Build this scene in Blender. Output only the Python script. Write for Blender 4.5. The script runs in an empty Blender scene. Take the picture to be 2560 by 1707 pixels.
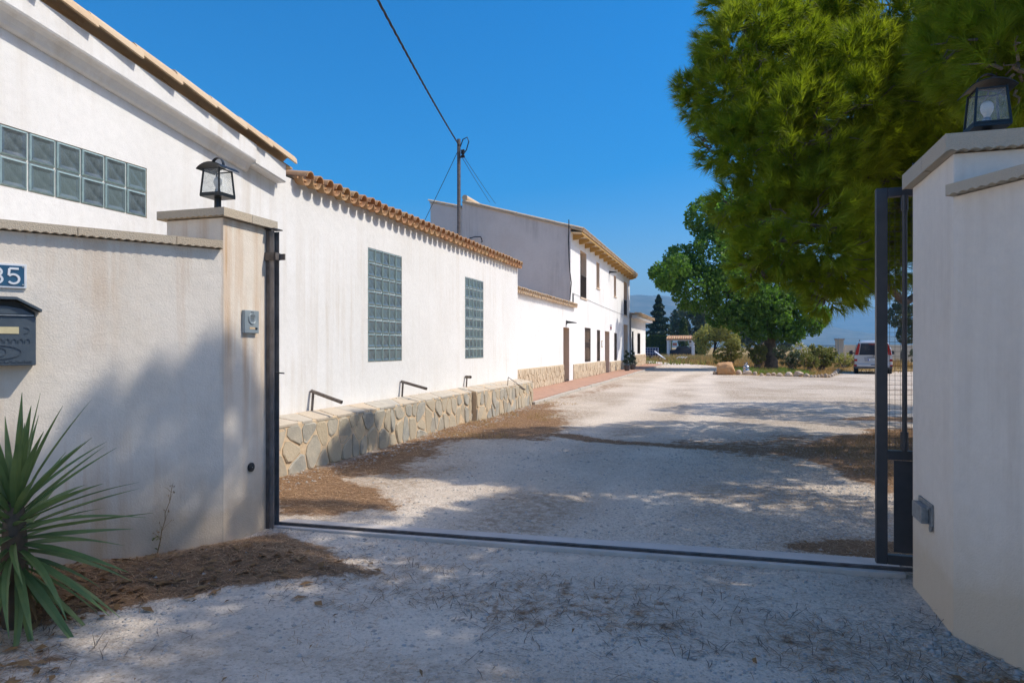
import bpy, math, random
import numpy as np
from mathutils import Vector, Matrix
R = math.radians
scene = bpy.context.scene
COL = scene.collection
random.seed(7); RNG = np.random.default_rng(11)

# ------------------------------------------------------------------ camera, sky, sun, exposure
cam_d = bpy.data.cameras.new('camera'); cam = bpy.data.objects.new('camera', cam_d); COL.objects.link(cam)
cam.location = (0, 0, 1.5); cam.rotation_euler = (R(90), 0, R(17.2))
cam_d.lens = 24.0; cam_d.sensor_width = 36.0; cam_d.shift_y = 0.0055
cam_d.clip_start = 0.05; cam_d.clip_end = 30000
scene.camera = cam
SUN_EL, SUN_AZ = 50.0, 15.0            # azimuth from +X towards +Y
world = bpy.data.worlds.new('World'); scene.world = world; world.use_nodes = True
wn = world.node_tree; wn.nodes.clear()
wo = wn.nodes.new('ShaderNodeOutputWorld'); bg = wn.nodes.new('ShaderNodeBackground')
sky = wn.nodes.new('ShaderNodeTexSky'); sky.sky_type = 'NISHITA'; sky.sun_disc = False
sky.sun_elevation = R(SUN_EL); sky.sun_rotation = R(90 - SUN_AZ)
sky.altitude = 300; sky.air_density = 1.0; sky.dust_density = 3.0; sky.ozone_density = 4.0
hs = wn.nodes.new('ShaderNodeHueSaturation'); hs.inputs['Saturation'].default_value = 1.7
wn.links.new(sky.outputs[0], hs.inputs['Color']); wn.links.new(hs.outputs[0], bg.inputs['Color'])
bg.inputs['Strength'].default_value = 0.14
wn.links.new(bg.outputs[0], wo.inputs['Surface'])
sv = Vector((math.cos(R(SUN_AZ)) * math.cos(R(SUN_EL)), math.sin(R(SUN_AZ)) * math.cos(R(SUN_EL)), math.sin(R(SUN_EL))))
sun_d = bpy.data.lights.new('sun', 'SUN'); sun = bpy.data.objects.new('sun', sun_d); COL.objects.link(sun)
sun_d.energy = 3.2; sun_d.angle = R(0.5); sun_d.color = (1.0, 0.93, 0.82)
sun.rotation_euler = sv.to_track_quat('Z', 'Y').to_euler(); sun.location = (20, 10, 30)
scene.view_settings.view_transform = 'Standard'; scene.view_settings.look = 'None'
scene.view_settings.gamma = 1.0; scene.view_settings.exposure = 0.47; scene.view_settings.use_curve_mapping = False
scene.render.engine = 'CYCLES'
scene.cycles.use_denoising = True; scene.cycles.denoising_prefilter = 'NONE'
scene.cycles.max_bounces = 6; scene.cycles.diffuse_bounces = 4; scene.cycles.transmission_bounces = 6
scene.cycles.transparent_max_bounces = 8; scene.cycles.volume_bounces = 0; scene.cycles.caustics_reflective = False; scene.cycles.caustics_refractive = False

# ------------------------------------------------------------------ helpers: objects
def tag(o, label=None, cat=None, group=None, kind=None):
    if label: o['label'] = label
    if cat: o['category'] = cat
    if group: o['group'] = group
    if kind: o['kind'] = kind
    return o
def T(name, label, cat, loc=(0, 0, 0), rz=0.0, group=None):
    o = bpy.data.objects.new(name, None); COL.objects.link(o)
    o.location = loc; o.rotation_euler = (0, 0, rz); o.empty_display_size = 0.2
    return tag(o, label, cat, group)
def wmat(o):
    m = o.matrix_parent_inverse @ o.matrix_basis
    return wmat(o.parent) @ m if o.parent else o.matrix_basis.copy()
def put(o, parent, local=False):
    if parent is not None:
        o.parent = parent
        if not local: o.matrix_parent_inverse = wmat(parent).inverted()
    return o
def link(name, me, parent=None, local=False, mx=None):
    o = bpy.data.objects.new(name, me); COL.objects.link(o)
    if mx is not None: o.matrix_basis = mx
    return put(o, parent, local)
def set_mats(me, mats):
    for m in (mats if isinstance(mats, (list, tuple)) else [mats]): me.materials.append(m)

class MB:
    def __init__(s): s.v = []; s.f = []; s.m = []; s.mi = 0
    def add(s, vs, fs):
        b = len(s.v); s.v += [tuple(p) for p in vs]
        for f in fs: s.f.append([b + i for i in f]); s.m.append(s.mi)
        return s
    def quad(s, a, b, c, d): return s.add([a, b, c, d], [(0, 1, 2, 3)])
    def box(s, x0, x1, y0, y1, z0, z1):
        return s.add([(x0,y0,z0),(x1,y0,z0),(x1,y1,z0),(x0,y1,z0),(x0,y0,z1),(x1,y0,z1),(x1,y1,z1),(x0,y1,z1)],
                     [(3,2,1,0),(4,5,6,7),(0,1,5,4),(1,2,6,5),(2,3,7,6),(3,0,4,7)])
    def obox(s, mx, x0, x1, y0, y1, z0, z1):
        n = len(s.v); s.box(x0, x1, y0, y1, z0, z1)
        s.v[n:] = [tuple(mx @ Vector(p)) for p in s.v[n:]]; return s
    def prism(s, poly, a, b):
        """poly of 3-D points extruded by vector from offset a to b"""
        n = len(poly); a = Vector(a); b = Vector(b)
        vs = [Vector(p) + a for p in poly] + [Vector(p) + b for p in poly]
        fs = [tuple(reversed(range(n))), tuple(range(n, 2 * n))] + [(i, (i + 1) % n, n + (i + 1) % n, n + i) for i in range(n)]
        return s.add(vs, fs)
    def tube(s, pts, r, n=8, caps=True):
        pts = [Vector(p) for p in pts]; rs = r if isinstance(r, (list, tuple)) else [r] * len(pts)
        vs = []; up = None
        for i, p in enumerate(pts):
            d = (pts[min(i + 1, len(pts) - 1)] - pts[max(i - 1, 0)]).normalized()
            if up is None: up = d.orthogonal().normalized()
            a = (up - d * up.dot(d)); a = a.normalized() if a.length > 1e-6 else d.orthogonal().normalized(); up = a
            b = d.cross(a)
            vs += [p + (a * math.cos(2 * math.pi * k / n) + b * math.sin(2 * math.pi * k / n)) * rs[i] for k in range(n)]
        fs = [(i * n + k, i * n + (k + 1) % n, (i + 1) * n + (k + 1) % n, (i + 1) * n + k) for i in range(len(pts) - 1) for k in range(n)]
        if caps: fs += [tuple(reversed(range(n))), tuple(range((len(pts) - 1) * n, len(pts) * n))]
        return s.add(vs, fs)
    def lathe(s, prof, c=(0, 0, 0), n=16, axis='z'):
        vs = []
        for (r, z) in prof:
            for k in range(n):
                a = 2 * math.pi * k / n; p = (r * math.cos(a), r * math.sin(a), z)
                if axis == 'x': p = (p[2], p[0], p[1])
                elif axis == 'y': p = (p[0], p[2], p[1])
                vs.append((p[0] + c[0], p[1] + c[1], p[2] + c[2]))
        m = len(prof)
        fs = [(i * n + k, i * n + (k + 1) % n, (i + 1) * n + (k + 1) % n, (i + 1) * n + k) for i in range(m - 1) for k in range(n)]
        fs += [tuple(reversed(range(n))), tuple(range((m - 1) * n, m * n))]
        return s.add(vs, fs)
    def mesh(s, name, mats, smooth=False, bevel=0.0):
        me = bpy.data.meshes.new(name); me.from_pydata(s.v, [], s.f)
        set_mats(me, mats)
        if any(s.m): me.polygons.foreach_set('material_index', s.m)
        import bmesh
        bm = bmesh.new(); bm.from_mesh(me)
        bmesh.ops.remove_doubles(bm, verts=bm.verts, dist=1e-5)
        bmesh.ops.recalc_face_normals(bm, faces=bm.faces)
        if bevel:
            es = [e for e in bm.edges if len(e.link_faces) == 2 and e.calc_face_angle(0) > 0.5]
            bmesh.ops.bevel(bm, geom=es, offset=bevel, segments=2, affect='EDGES', profile=0.6)
        bm.to_mesh(me); bm.free()
        if smooth: 
            me.polygons.foreach_set('use_smooth', [True] * len(me.polygons))
            try: me.set_sharp_from_angle(angle=R(40))
            except Exception: pass
        return me
    def build(s, name, mats, parent=None, local=False, smooth=False, bevel=0.0):
        return link(name, s.mesh(name, mats, smooth, bevel), parent, local)

def np_mesh(name, V, F, mats, parent=None, kind=None, local=False, smooth=False):
    V = np.asarray(V, np.float32); F = np.asarray(F, np.int32)
    me = bpy.data.meshes.new(name); k = F.shape[1]
    me.vertices.add(len(V)); me.vertices.foreach_set('co', V.ravel())
    me.loops.add(F.size); me.loops.foreach_set('vertex_index', F.ravel())
    me.polygons.add(len(F)); me.polygons.foreach_set('loop_start', np.arange(0, F.size, k, dtype=np.int32))
    me.polygons.foreach_set('loop_total', np.full(len(F), k, np.int32))
    if smooth: me.polygons.foreach_set('use_smooth', np.ones(len(F), bool))
    me.update(calc_edges=True); set_mats(me, mats)
    o = link(name, me, parent, local)
    if kind: o['kind'] = kind
    return o

# ------------------------------------------------------------------ helpers: materials
def newmat(name):
    m = bpy.data.materials.new(name); m.use_nodes = True
    nt = m.node_tree; nt.nodes.clear()
    out = nt.nodes.new('ShaderNodeOutputMaterial'); b = nt.nodes.new('ShaderNodeBsdfPrincipled')
    nt.links.new(b.outputs[0], out.inputs['Surface'])
    return m, nt, b, out
def N(nt, typ, **kw):
    n = nt.nodes.new(typ)
    for k, v in kw.items():
        if k in n.inputs: n.inputs[k].default_value = v
        else: setattr(n, k, v)
    return n
def coords(nt, scale=(1, 1, 1), which='Object'):
    tc = nt.nodes.new('ShaderNodeTexCoord'); mp = nt.nodes.new('ShaderNodeMapping')
    mp.inputs['Scale'].default_value = scale
    nt.links.new(tc.outputs[which], mp.inputs['Vector']); return mp.outputs[0]
def noise(nt, vec, scale, detail=4, rough=0.55, dist=0.0):
    n = nt.nodes.new('ShaderNodeTexNoise'); n.inputs['Scale'].default_value = scale; n.inputs['Detail'].default_value = detail
    n.inputs['Roughness'].default_value = rough; n.inputs['Distortion'].default_value = dist
    if vec is not None: nt.links.new(vec, n.inputs['Vector'])
    return n.outputs['Fac']
def ramp(nt, fac, stops):
    r = nt.nodes.new('ShaderNodeValToRGB'); e = r.color_ramp.elements
    while len(e) < len(stops): e.new(0.5)
    for i, (p, c) in enumerate(stops):
        e[i].position = p; e[i].color = (c[0], c[1], c[2], 1) if hasattr(c, '__len__') else (c, c, c, 1)
    nt.links.new(fac, r.inputs[0]); return r.outputs[0]
def mix(nt, fac, a, b, blend='MIX'):
    m = nt.nodes.new('ShaderNodeMix'); m.data_type = 'RGBA'; m.blend_type = blend
    def s(sock, v):
        if hasattr(v, 'is_output'): nt.links.new(v, sock)
        elif hasattr(v, '__len__'): sock.default_value = (v[0], v[1], v[2], 1)
        else: sock.default_value = v
    s(m.inputs[0], fac); s(m.inputs[6], a); s(m.inputs[7], b); return m.outputs[2]
def bump(nt, bsdf, h, strength, dist=0.01, prev=None):
    n = nt.nodes.new('ShaderNodeBump'); n.inputs['Strength'].default_value = strength; n.inputs['Distance'].default_value = dist
    nt.links.new(h, n.inputs['Height'])
    if prev: nt.links.new(prev, n.inputs['Normal'])
    if bsdf: nt.links.new(n.outputs[0], bsdf.inputs['Normal'])
    return n.outputs[0]
def islrand(nt): return nt.nodes.new('ShaderNodeNewGeometry').outputs['Random Per Island']
def objrand(nt): return nt.nodes.new('ShaderNodeObjectInfo').outputs['Random']

def M(name, c1, c2=None, scale=6, rough=0.8, bs=0, bk=60, metallic=0, spec=0.4, rnd=None, coat=0, detail=5, lo=0.35, hi=0.65, isl=None):
    m, nt, b, _ = newmat(name); v = coords(nt)
    col = ramp(nt, noise(nt, v, scale, detail), [(lo, c1), (hi, c2 if c2 else c1)])
    if rnd: col = mix(nt, objrand(nt), col, rnd)
    if isl: col = mix(nt, islrand(nt), col, isl)
    nt.links.new(col, b.inputs['Base Color']); b.inputs['Roughness'].default_value = rough
    b.inputs['Metallic'].default_value = metallic; b.inputs['Specular IOR Level'].default_value = spec
    b.inputs['Coat Weight'].default_value = coat
    if bs: bump(nt, b, noise(nt, v, bk, 4), bs, 0.01)
    return m

def stucco(name, base, tint, streak, s_amt, grain=130, g_amt=0.5, dirt=None):
    m, nt, b, _ = newmat(name); v = coords(nt)
    c = ramp(nt, noise(nt, v, 0.9, 6, 0.6), [(0.3, tint), (0.62, base)])
    fine = ramp(nt, noise(nt, v, 14, 5, 0.7), [(0.3, 0.93), (0.7, 1.0)])
    c = mix(nt, 1.0, c, fine, 'MULTIPLY')
    sv_ = coords(nt, (3.2, 3.2, 0.16))
    st = ramp(nt, noise(nt, sv_, 2.2, 6, 0.65), [(0.47, 0.0), (0.68, 1.0)])
    br = ramp(nt, noise(nt, v, 0.55, 3), [(0.42, 0.0), (0.62, 1.0)])
    k = N(nt, 'ShaderNodeMath', operation='MULTIPLY'); nt.links.new(st, k.inputs[0]); nt.links.new(br, k.inputs[1])
    k2 = N(nt, 'ShaderNodeMath', operation='MULTIPLY'); nt.links.new(k.outputs[0], k2.inputs[0]); k2.inputs[1].default_value = s_amt
    c = mix(nt, k2.outputs[0], c, streak)
    if dirt:
        sp = N(nt, 'ShaderNodeSeparateXYZ'); nt.links.new(v, sp.inputs[0])
        w = noise(nt, v, 2.0, 6, 0.7)
        zz = N(nt, 'ShaderNodeMath', operation='MULTIPLY_ADD'); nt.links.new(w, zz.inputs[0]); zz.inputs[1].default_value = -0.55; nt.links.new(sp.outputs[2], zz.inputs[2])
        dm = ramp(nt, zz.outputs[0], [(0.0, 0.62), (0.10, 0.38), (0.42, 0.0)])
        c = mix(nt, dm, c, dirt)
    nt.links.new(c, b.inputs['Base Color']); b.inputs['Roughness'].default_value = 0.92; b.inputs['Specular IOR Level'].default_value = 0.2
    n1 = bump(nt, None, noise(nt, v, 9, 4), 0.25, 0.02)
    bump(nt, b, noise(nt, v, grain, 3, 0.7), g_amt, 0.006, n1)
    return m

def leafmat(name, c1, c2, transl, isl=None, scale=1.2, tc=None, rough=0.55):
    m, nt, b, out = newmat(name); v = coords(nt)
    col = ramp(nt, noise(nt, v, scale, 3), [(0.35, c1), (0.65, c2)])
    if isl: col = mix(nt, islrand(nt), col, isl)
    nt.links.new(col, b.inputs['Base Color']); b.inputs['Roughness'].default_value = rough; b.inputs['Specular IOR Level'].default_value = 0.3
    tr = nt.nodes.new('ShaderNodeBsdfTranslucent')
    if tc: nt.links.new(mix(nt, 1.0, col, tc, 'MULTIPLY'), tr.inputs['Color'])
    else: nt.links.new(col, tr.inputs['Color'])
    ms = nt.nodes.new('ShaderNodeMixShader'); ms.inputs[0].default_value = transl
    nt.links.new(b.outputs[0], ms.inputs[1]); nt.links.new(tr.outputs[0], ms.inputs[2]); nt.links.new(ms.outputs[0], out.inputs['Surface'])
    return m

WHITE = stucco('white_stucco', (0.84, 0.83, 0.81), (0.78, 0.765, 0.735), (0.56, 0.48, 0.38), 0.42, 120, 0.35)
CREAM = stucco('cream_reveal', (0.82, 0.66, 0.5), (0.76, 0.6, 0.45), (0.55, 0.42, 0.3), 0.2)
BEIGE = stucco('beige_stucco', (0.80, 0.725, 0.625), (0.70, 0.615, 0.505), (0.52, 0.31, 0.15), 0.8, 85, 0.55, (0.45, 0.33, 0.21))
GREYW = stucco('pale_stucco', (0.82, 0.745, 0.655), (0.75, 0.675, 0.59), (0.5, 0.4, 0.31), 0.35, 85, 0.5, (0.58, 0.45, 0.29))
GABLE = stucco('gable_stucco', (0.74, 0.665, 0.61), (0.68, 0.605, 0.55), (0.36, 0.32, 0.29), 0.45, 90, 0.3)
COPE = M('coping_stone', (0.60, 0.49, 0.35), (0.47, 0.375, 0.265), 90, 0.95, 0.8, 120, rnd=(0.5, 0.44, 0.35), lo=0.3, hi=0.7)
DARKM = M('dark_grey_paint', (0.045, 0.047, 0.052), (0.06, 0.06, 0.065), 8, 0.42, 0.05, 60, spec=0.5)
BROWNM = M('weathered_steel', (0.10, 0.085, 0.075), (0.17, 0.15, 0.14), 14, 0.5, 0.1, 90, metallic=0.3)
GREYM = M('grey_steel', (0.26, 0.25, 0.25), (0.18, 0.17, 0.17), 10, 0.4, 0.05, 60, metallic=0.5)
BLACK = M('lantern_black', (0.012, 0.016, 0.02), (0.02, 0.025, 0.03), 12, 0.4, 0.05, 80)
GALV = M('galvanised_steel', (0.35, 0.37, 0.38), (0.24, 0.26, 0.27), 30, 0.45, 0.1, 60, metallic=0.6)
RUST = M('rusty_pipe', (0.21, 0.18, 0.155), (0.13, 0.1, 0.08), 25, 0.6, 0.15, 90, metallic=0.3)
TERRA = M('terracotta', (0.52, 0.29, 0.15), (0.4, 0.2, 0.10), 22, 0.9, 0.4, 70, rnd=(0.50, 0.33, 0.17), lo=0.3, hi=0.7)
TERRAP = M('pale_terracotta', (0.60, 0.44, 0.28), (0.5, 0.34, 0.2), 22, 0.9, 0.4, 70, rnd=(0.6, 0.47, 0.32), lo=0.3, hi=0.7)
MORTAR = M('tan_mortar', (0.68, 0.52, 0.34), (0.58, 0.43, 0.27), 18, 0.95, 0.6, 90)
STONE = M('ledge_stone', (0.46, 0.42, 0.34), (0.27, 0.275, 0.25), 6, 0.85, 0.8, 26, rnd=(0.52, 0.42, 0.28), lo=0.3, hi=0.7)
SLAB = M('ledge_slab', (0.5, 0.47, 0.4), (0.4, 0.37, 0.32), 9, 0.9, 0.6, 30, rnd=(0.55, 0.45, 0.33))
CLAD = M('cladding_stone', (0.62, 0.52, 0.36), (0.5, 0.38, 0.24), 9, 0.9, 0.5, 40, isl=(0.6, 0.5, 0.36))
PAVE = M('pink_paving', (0.47, 0.28, 0.19), (0.38, 0.22, 0.15), 6, 0.9, 0.4, 40)
KERB = M('kerb_concrete', (0.5, 0.45, 0.38), (0.4, 0.36, 0.3), 12, 0.95, 0.4, 40)
CONC = M('concrete_strip', (0.62, 0.555, 0.49), (0.54, 0.48, 0.425), 5, 0.95, 0.5, 120)
OCHRE = M('ochre_timber', (0.50, 0.31, 0.10), (0.42, 0.25, 0.08), 9, 0.7, 0.2, 40)
SOFF = M('soffit_plaster', (0.72, 0.6, 0.42), (0.66, 0.54, 0.36), 6, 0.9)
DOORB = M('brown_door', (0.10, 0.055, 0.03), (0.14, 0.08, 0.045), 8, 0.5, 0.1, 40)
GRILL = M('grille_iron', (0.035, 0.028, 0.025), (0.05, 0.04, 0.035), 15, 0.5)
SHUT = M('brown_shutter', (0.33, 0.24, 0.17), (0.27, 0.19, 0.135), 5, 0.6)
PANE = M('dark_window_glass', (0.03, 0.035, 0.04), (0.05, 0.055, 0.06), 2, 0.06, spec=0.8)
WPAINT = M('white_paint', (0.75, 0.76, 0.78), (0.68, 0.69, 0.72), 5, 0.5)
GRID = M('block_mortar', (0.72, 0.72, 0.70), (0.62, 0.62, 0.6), 20, 0.9, 0.3, 80)
PLASTIC_W = M('bulb_white', (0.82, 0.8, 0.76), (0.8, 0.78, 0.74), 3, 0.3)

def glassblock():
    m, nt, b, _ = newmat('glass_block_face'); v = coords(nt)
    c = ramp(nt, noise(nt, v, 9, 6, 0.7), [(0.3, (0.045, 0.06, 0.07)), (0.7, (0.15, 0.185, 0.195))])
    c = mix(nt, objrand(nt), c, (0.13, 0.175, 0.18))
    nt.links.new(c, b.inputs['Base Color']); b.inputs['Roughness'].default_value = 0.12; b.inputs['Specular IOR Level'].default_value = 0.7
    bump(nt, b, noise(nt, v, 14, 3), 0.5, 0.02); return m
GBF = glassblock()
GBR = M('glass_block_rim', (0.30, 0.40, 0.39), (0.22, 0.31, 0.31), 20, 0.2, spec=0.7)

def clearglass():
    m, nt, b, out = newmat('lantern_glass')
    tr = nt.nodes.new('ShaderNodeBsdfTransparent'); tr.inputs[0].default_value = (0.93, 0.95, 0.95, 1)
    b.inputs['Base Color'].default_value = (0.75, 0.78, 0.78, 1); b.inputs['Roughness'].default_value = 0.12
    ms = nt.nodes.new('ShaderNodeMixShader')
    n = ramp(nt, noise(nt, coords(nt), 30, 4), [(0.3, 0.10), (0.7, 0.28)])
    nt.links.new(n, ms.inputs[0]); nt.links.new(tr.outputs[0], ms.inputs[1]); nt.links.new(b.outputs[0], ms.inputs[2])
    nt.links.new(ms.outputs[0], out.inputs['Surface']); return m
LGLASS = clearglass()

PINE = leafmat('pine_needles', (0.165, 0.25, 0.016), (0.265, 0.315, 0.025), 0.52, (0.22, 0.27, 0.022), 0.9, (1.5, 1.5, 0.7))
PLANE_L = leafmat('plane_leaves', (0.08, 0.17, 0.03), (0.14, 0.245, 0.045), 0.5, (0.115, 0.2, 0.04), 0.7, (1.3, 1.5, 0.7))
SHRUB_L = leafmat('shrub_leaves', (0.17, 0.21, 0.035), (0.27, 0.285, 0.06), 0.45, (0.26, 0.25, 0.08), 2.0)
FIG_L = leafmat('yellow_green_leaves', (0.33, 0.34, 0.06), (0.46, 0.43, 0.11), 0.5, (0.38, 0.38, 0.11), 1.0)
DARK_L = leafmat('conifer_leaves', (0.02, 0.045, 0.025), (0.035, 0.065, 0.03), 0.15, (0.03, 0.055, 0.03), 0.5)
MID_L = leafmat('grey_green_leaves', (0.085, 0.12, 0.055), (0.12, 0.155, 0.07), 0.3, (0.10, 0.13, 0.07), 0.4)
HEDGE_L = leafmat('hedge_leaves', (0.05, 0.09, 0.012), (0.075, 0.12, 0.018), 0.2, (0.065, 0.10, 0.02), 0.7)
BRIGHT_L = leafmat('bright_leaves', (0.06, 0.16, 0.03), (0.09, 0.2, 0.04), 0.35, None, 0.7)
YUC = leafmat('yucca_leaf', (0.13, 0.20, 0.075), (0.19, 0.26, 0.09), 0.25, None, 5.0, None, 0.4)
DRYG = leafmat('dry_grass', (0.42, 0.27, 0.085), (0.5, 0.35, 0.13), 0.3, (0.4, 0.26, 0.10), 0.6)
DRYB = leafmat('brown_dry_grass', (0.24, 0.15, 0.06), (0.33, 0.22, 0.10), 0.25, (0.28, 0.17, 0.07), 1.5)
NEEDLE = leafmat('fallen_needles', (0.12, 0.055, 0.025), (0.22, 0.11, 0.05), 0.1, (0.62, 0.40, 0.22), 5.0)
DLEAF = leafmat('fallen_leaves', (0.20, 0.115, 0.05), (0.28, 0.17, 0.08), 0.15, (0.3, 0.17, 0.07), 9.0)
BARK = M('bark', (0.17, 0.125, 0.085), (0.09, 0.065, 0.045), 5, 0.95, 1.0, 12)
BARKG = M('grey_bark', (0.20, 0.165, 0.135), (0.12, 0.095, 0.075), 8, 0.95, 0.8, 20)
DARKTRUNK = M('dark_bark', (0.05, 0.035, 0.025), (0.035, 0.025, 0.02), 8, 0.95)
ROCK = M('ochre_boulder', (0.55, 0.31, 0.14), (0.47, 0.27, 0.13), 3.0, 0.95, 0.5, 14, lo=0.3, hi=0.7)
ROCKP = M('pale_rock', (0.5, 0.37, 0.25), (0.42, 0.3, 0.2), 5.0, 0.95, 0.6, 18, rnd=(0.55, 0.44, 0.33))
PEB = M('pale_pebble', (0.5, 0.475, 0.44), (0.4, 0.38, 0.35), 20, 0.95, 0.4, 80, isl=(0.42, 0.37, 0.32))

# ------------------------------------------------------------------ numpy value noise, plan-view helpers
def vnoise(x, y, s=1.0, seed=0):
    x = np.asarray(x, float) * s; y = np.asarray(y, float) * s
    xi = np.floor(x).astype(np.int64); yi = np.floor(y).astype(np.int64); fx = x - xi; fy = y - yi
    fx = fx * fx * (3 - 2 * fx); fy = fy * fy * (3 - 2 * fy)
    def h(a, b):
        n = (a * 374761393 + b * 668265263 + seed * 1442695041) & 0xffffffff
        n = ((n ^ (n >> 13)) * 1274126177) & 0xffffffff
        return ((n ^ (n >> 16)) & 0xffff) / 65535.0
    return (h(xi, yi) * (1 - fx) + h(xi + 1, yi) * fx) * (1 - fy) + (h(xi, yi + 1) * (1 - fx) + h(xi + 1, yi + 1) * fx) * fy
def fbm(x, y, s=1.0, seed=0, o=4):
    return sum(vnoise(x, y, s * 2 ** k, seed + k) * 0.5 ** k for k in range(o)) / (2 - 0.5 ** (o - 1))
def polydist(x, y, poly):
    """signed distance, positive inside"""
    x = np.asarray(x, float); y = np.asarray(y, float); d = np.full(x.shape, 1e9); inside = np.zeros(x.shape, bool)
    n = len(poly)
    for i in range(n):
        ax, ay = poly[i]; bx, by = poly[(i + 1) % n]; ex, ey = bx - ax, by - ay
        t = np.clip(((x - ax) * ex + (y - ay) * ey) / (ex * ex + ey * ey + 1e-12), 0, 1)
        d = np.minimum(d, np.hypot(x - ax - t * ex, y - ay - t * ey))
        c = ((ay > y) != (by > y)) & (x < (bx - ax) * (y - ay) / (by - ay + 1e-12) + ax); inside ^= c
    return np.where(inside, d, -d)
def sstep(a, b, v): t = np.clip((v - a) / (b - a), 0, 1); return t * t * (3 - 2 * t)

LIT = [  # litter patches: polygon, edge softness, amount
    ([(-5.4, 2.2), (-4.41, 3.6), (-3.95, 3.85), (-3.45, 4.62), (-2.9, 4.45), (-2.14, 4.08), (-2.40, 3.80), (-2.9, 3.6), (-3.3, 3.15), (-3.7, 2.5), (-4.3, 1.4), (-5.5, 0.5)], 0.22, 1.0),
    ([(-5.0, 6.9), (-4.6, 5.9), (-3.75, 5.3), (-3.3, 5.35), (-2.85, 5.65), (-3.0, 6.05), (-3.6, 6.4), (-4.3, 6.9)], 0.25, 1.0),
    ([(-5.0, 6.7), (-4.2, 6.6), (-3.6, 7.4), (-3.9, 9.5), (-3.5, 11.0), (-3.0, 12.5), (-3.4, 14.8), (-4.4, 18.5), (-5.0, 17)], 0.6, 0.72),
    ([(-4.3, 10.2), (-2.9, 10.7), (-2.7, 12.4), (-3.6, 14.6), (-4.8, 15.5), (-4.8, 11)], 0.5, 0.95),
    ([(-3.2, 11.6), (-2.0, 10.6), (-1.3, 10.5), (-0.2, 10.35), (0.5, 10.2), (0.6, 10.7), (-0.4, 10.7), (-1.4, 10.95), (-2.4, 11.6)], 0.16, 0.85),
    ([(0.2, 10.5), (1.0, 9.7), (1.5, 8.0), (2.2, 7.0), (9, 6.2), (9, 17.5), (2.6, 13.9), (1.3, 11.6)], 0.45, 1.0),
    ([(-1.2, 10.6), (-.3, 9.9), (.9, 9.2), (1.5, 10.2), (1.4, 12.6), (.4, 12.2), (-.6, 11.4)], .7, .62),
    ([(0.35, 5.55), (0.9, 5.9), (2.6, 6.2), (2.6, 5.3), (0.95, 5.35)], 0.2, 0.9),
    ([(2.2, 15.6), (5.5, 15.2), (6.5, 16.8), (3.0, 16.6)], 0.3, 0.9),
    ([(-4.7, 19), (-4.1, 20), (-3.4, 26), (-4.2, 30), (-4.65, 32)], 0.5, 0.5),
    ([(0.95, 3.7), (1.3, 3.75), (2.4, 1.9), (3.4, 0), (1.6, 0.4), (1.35, 2.4)], 0.2, 0.6),
]
def litter(x, y):
    v = np.zeros(np.shape(x))
    wob = (fbm(x, y, 1.6, 5, 4) - 0.5) * 0.9
    for poly, soft, amt in LIT:
        v = np.maximum(v, sstep(-soft, soft, polydist(x, y, poly) + wob * soft * 1.8) * amt)
    tw = sstep(0.52, 0.72, fbm(x, y, 1.3, 21, 4)) * sstep(6.0, 3.5, np.asarray(y, float)) * sstep(0.8, -0.6, np.abs(np.asarray(x, float) + 1.4) - 2.2) * 0.42
    return np.maximum(v, tw)
GRAVEL = [(-8.2, 75), (-4.1, 64.5), (-0.9, 57.4), (-0.1, 50), (-0.3, 38.2), (1.2, 38.6), (3.2, 37.6), (4.9, 36.4), (6.4, 42.5), (7.1, 46.5), (10.5, 48), (13, 42), (14, 18), (12, -12), (-12, -12), (-12, 4), (-5.0, 6.5), (-4.9, 17), (-4.7, 58), (-6.5, 60)]
def mound(x, y):
    """the swept-up litter raises the soil against the splayed wall"""
    d = polydist(x, y, LIT[0][0]); return 0.10 * sstep(-0.1, 0.6, d)
def gz(x, y):
    x = np.asarray(x, float); y = np.asarray(y, float)
    near = sstep(30, 12, y)
    return (fbm(x, y, 0.5, 3, 3) - 0.5) * 0.05 * near + (fbm(x, y, 3.2, 9, 4) - 0.5) * 0.022 * near + mound(x, y)

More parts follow.
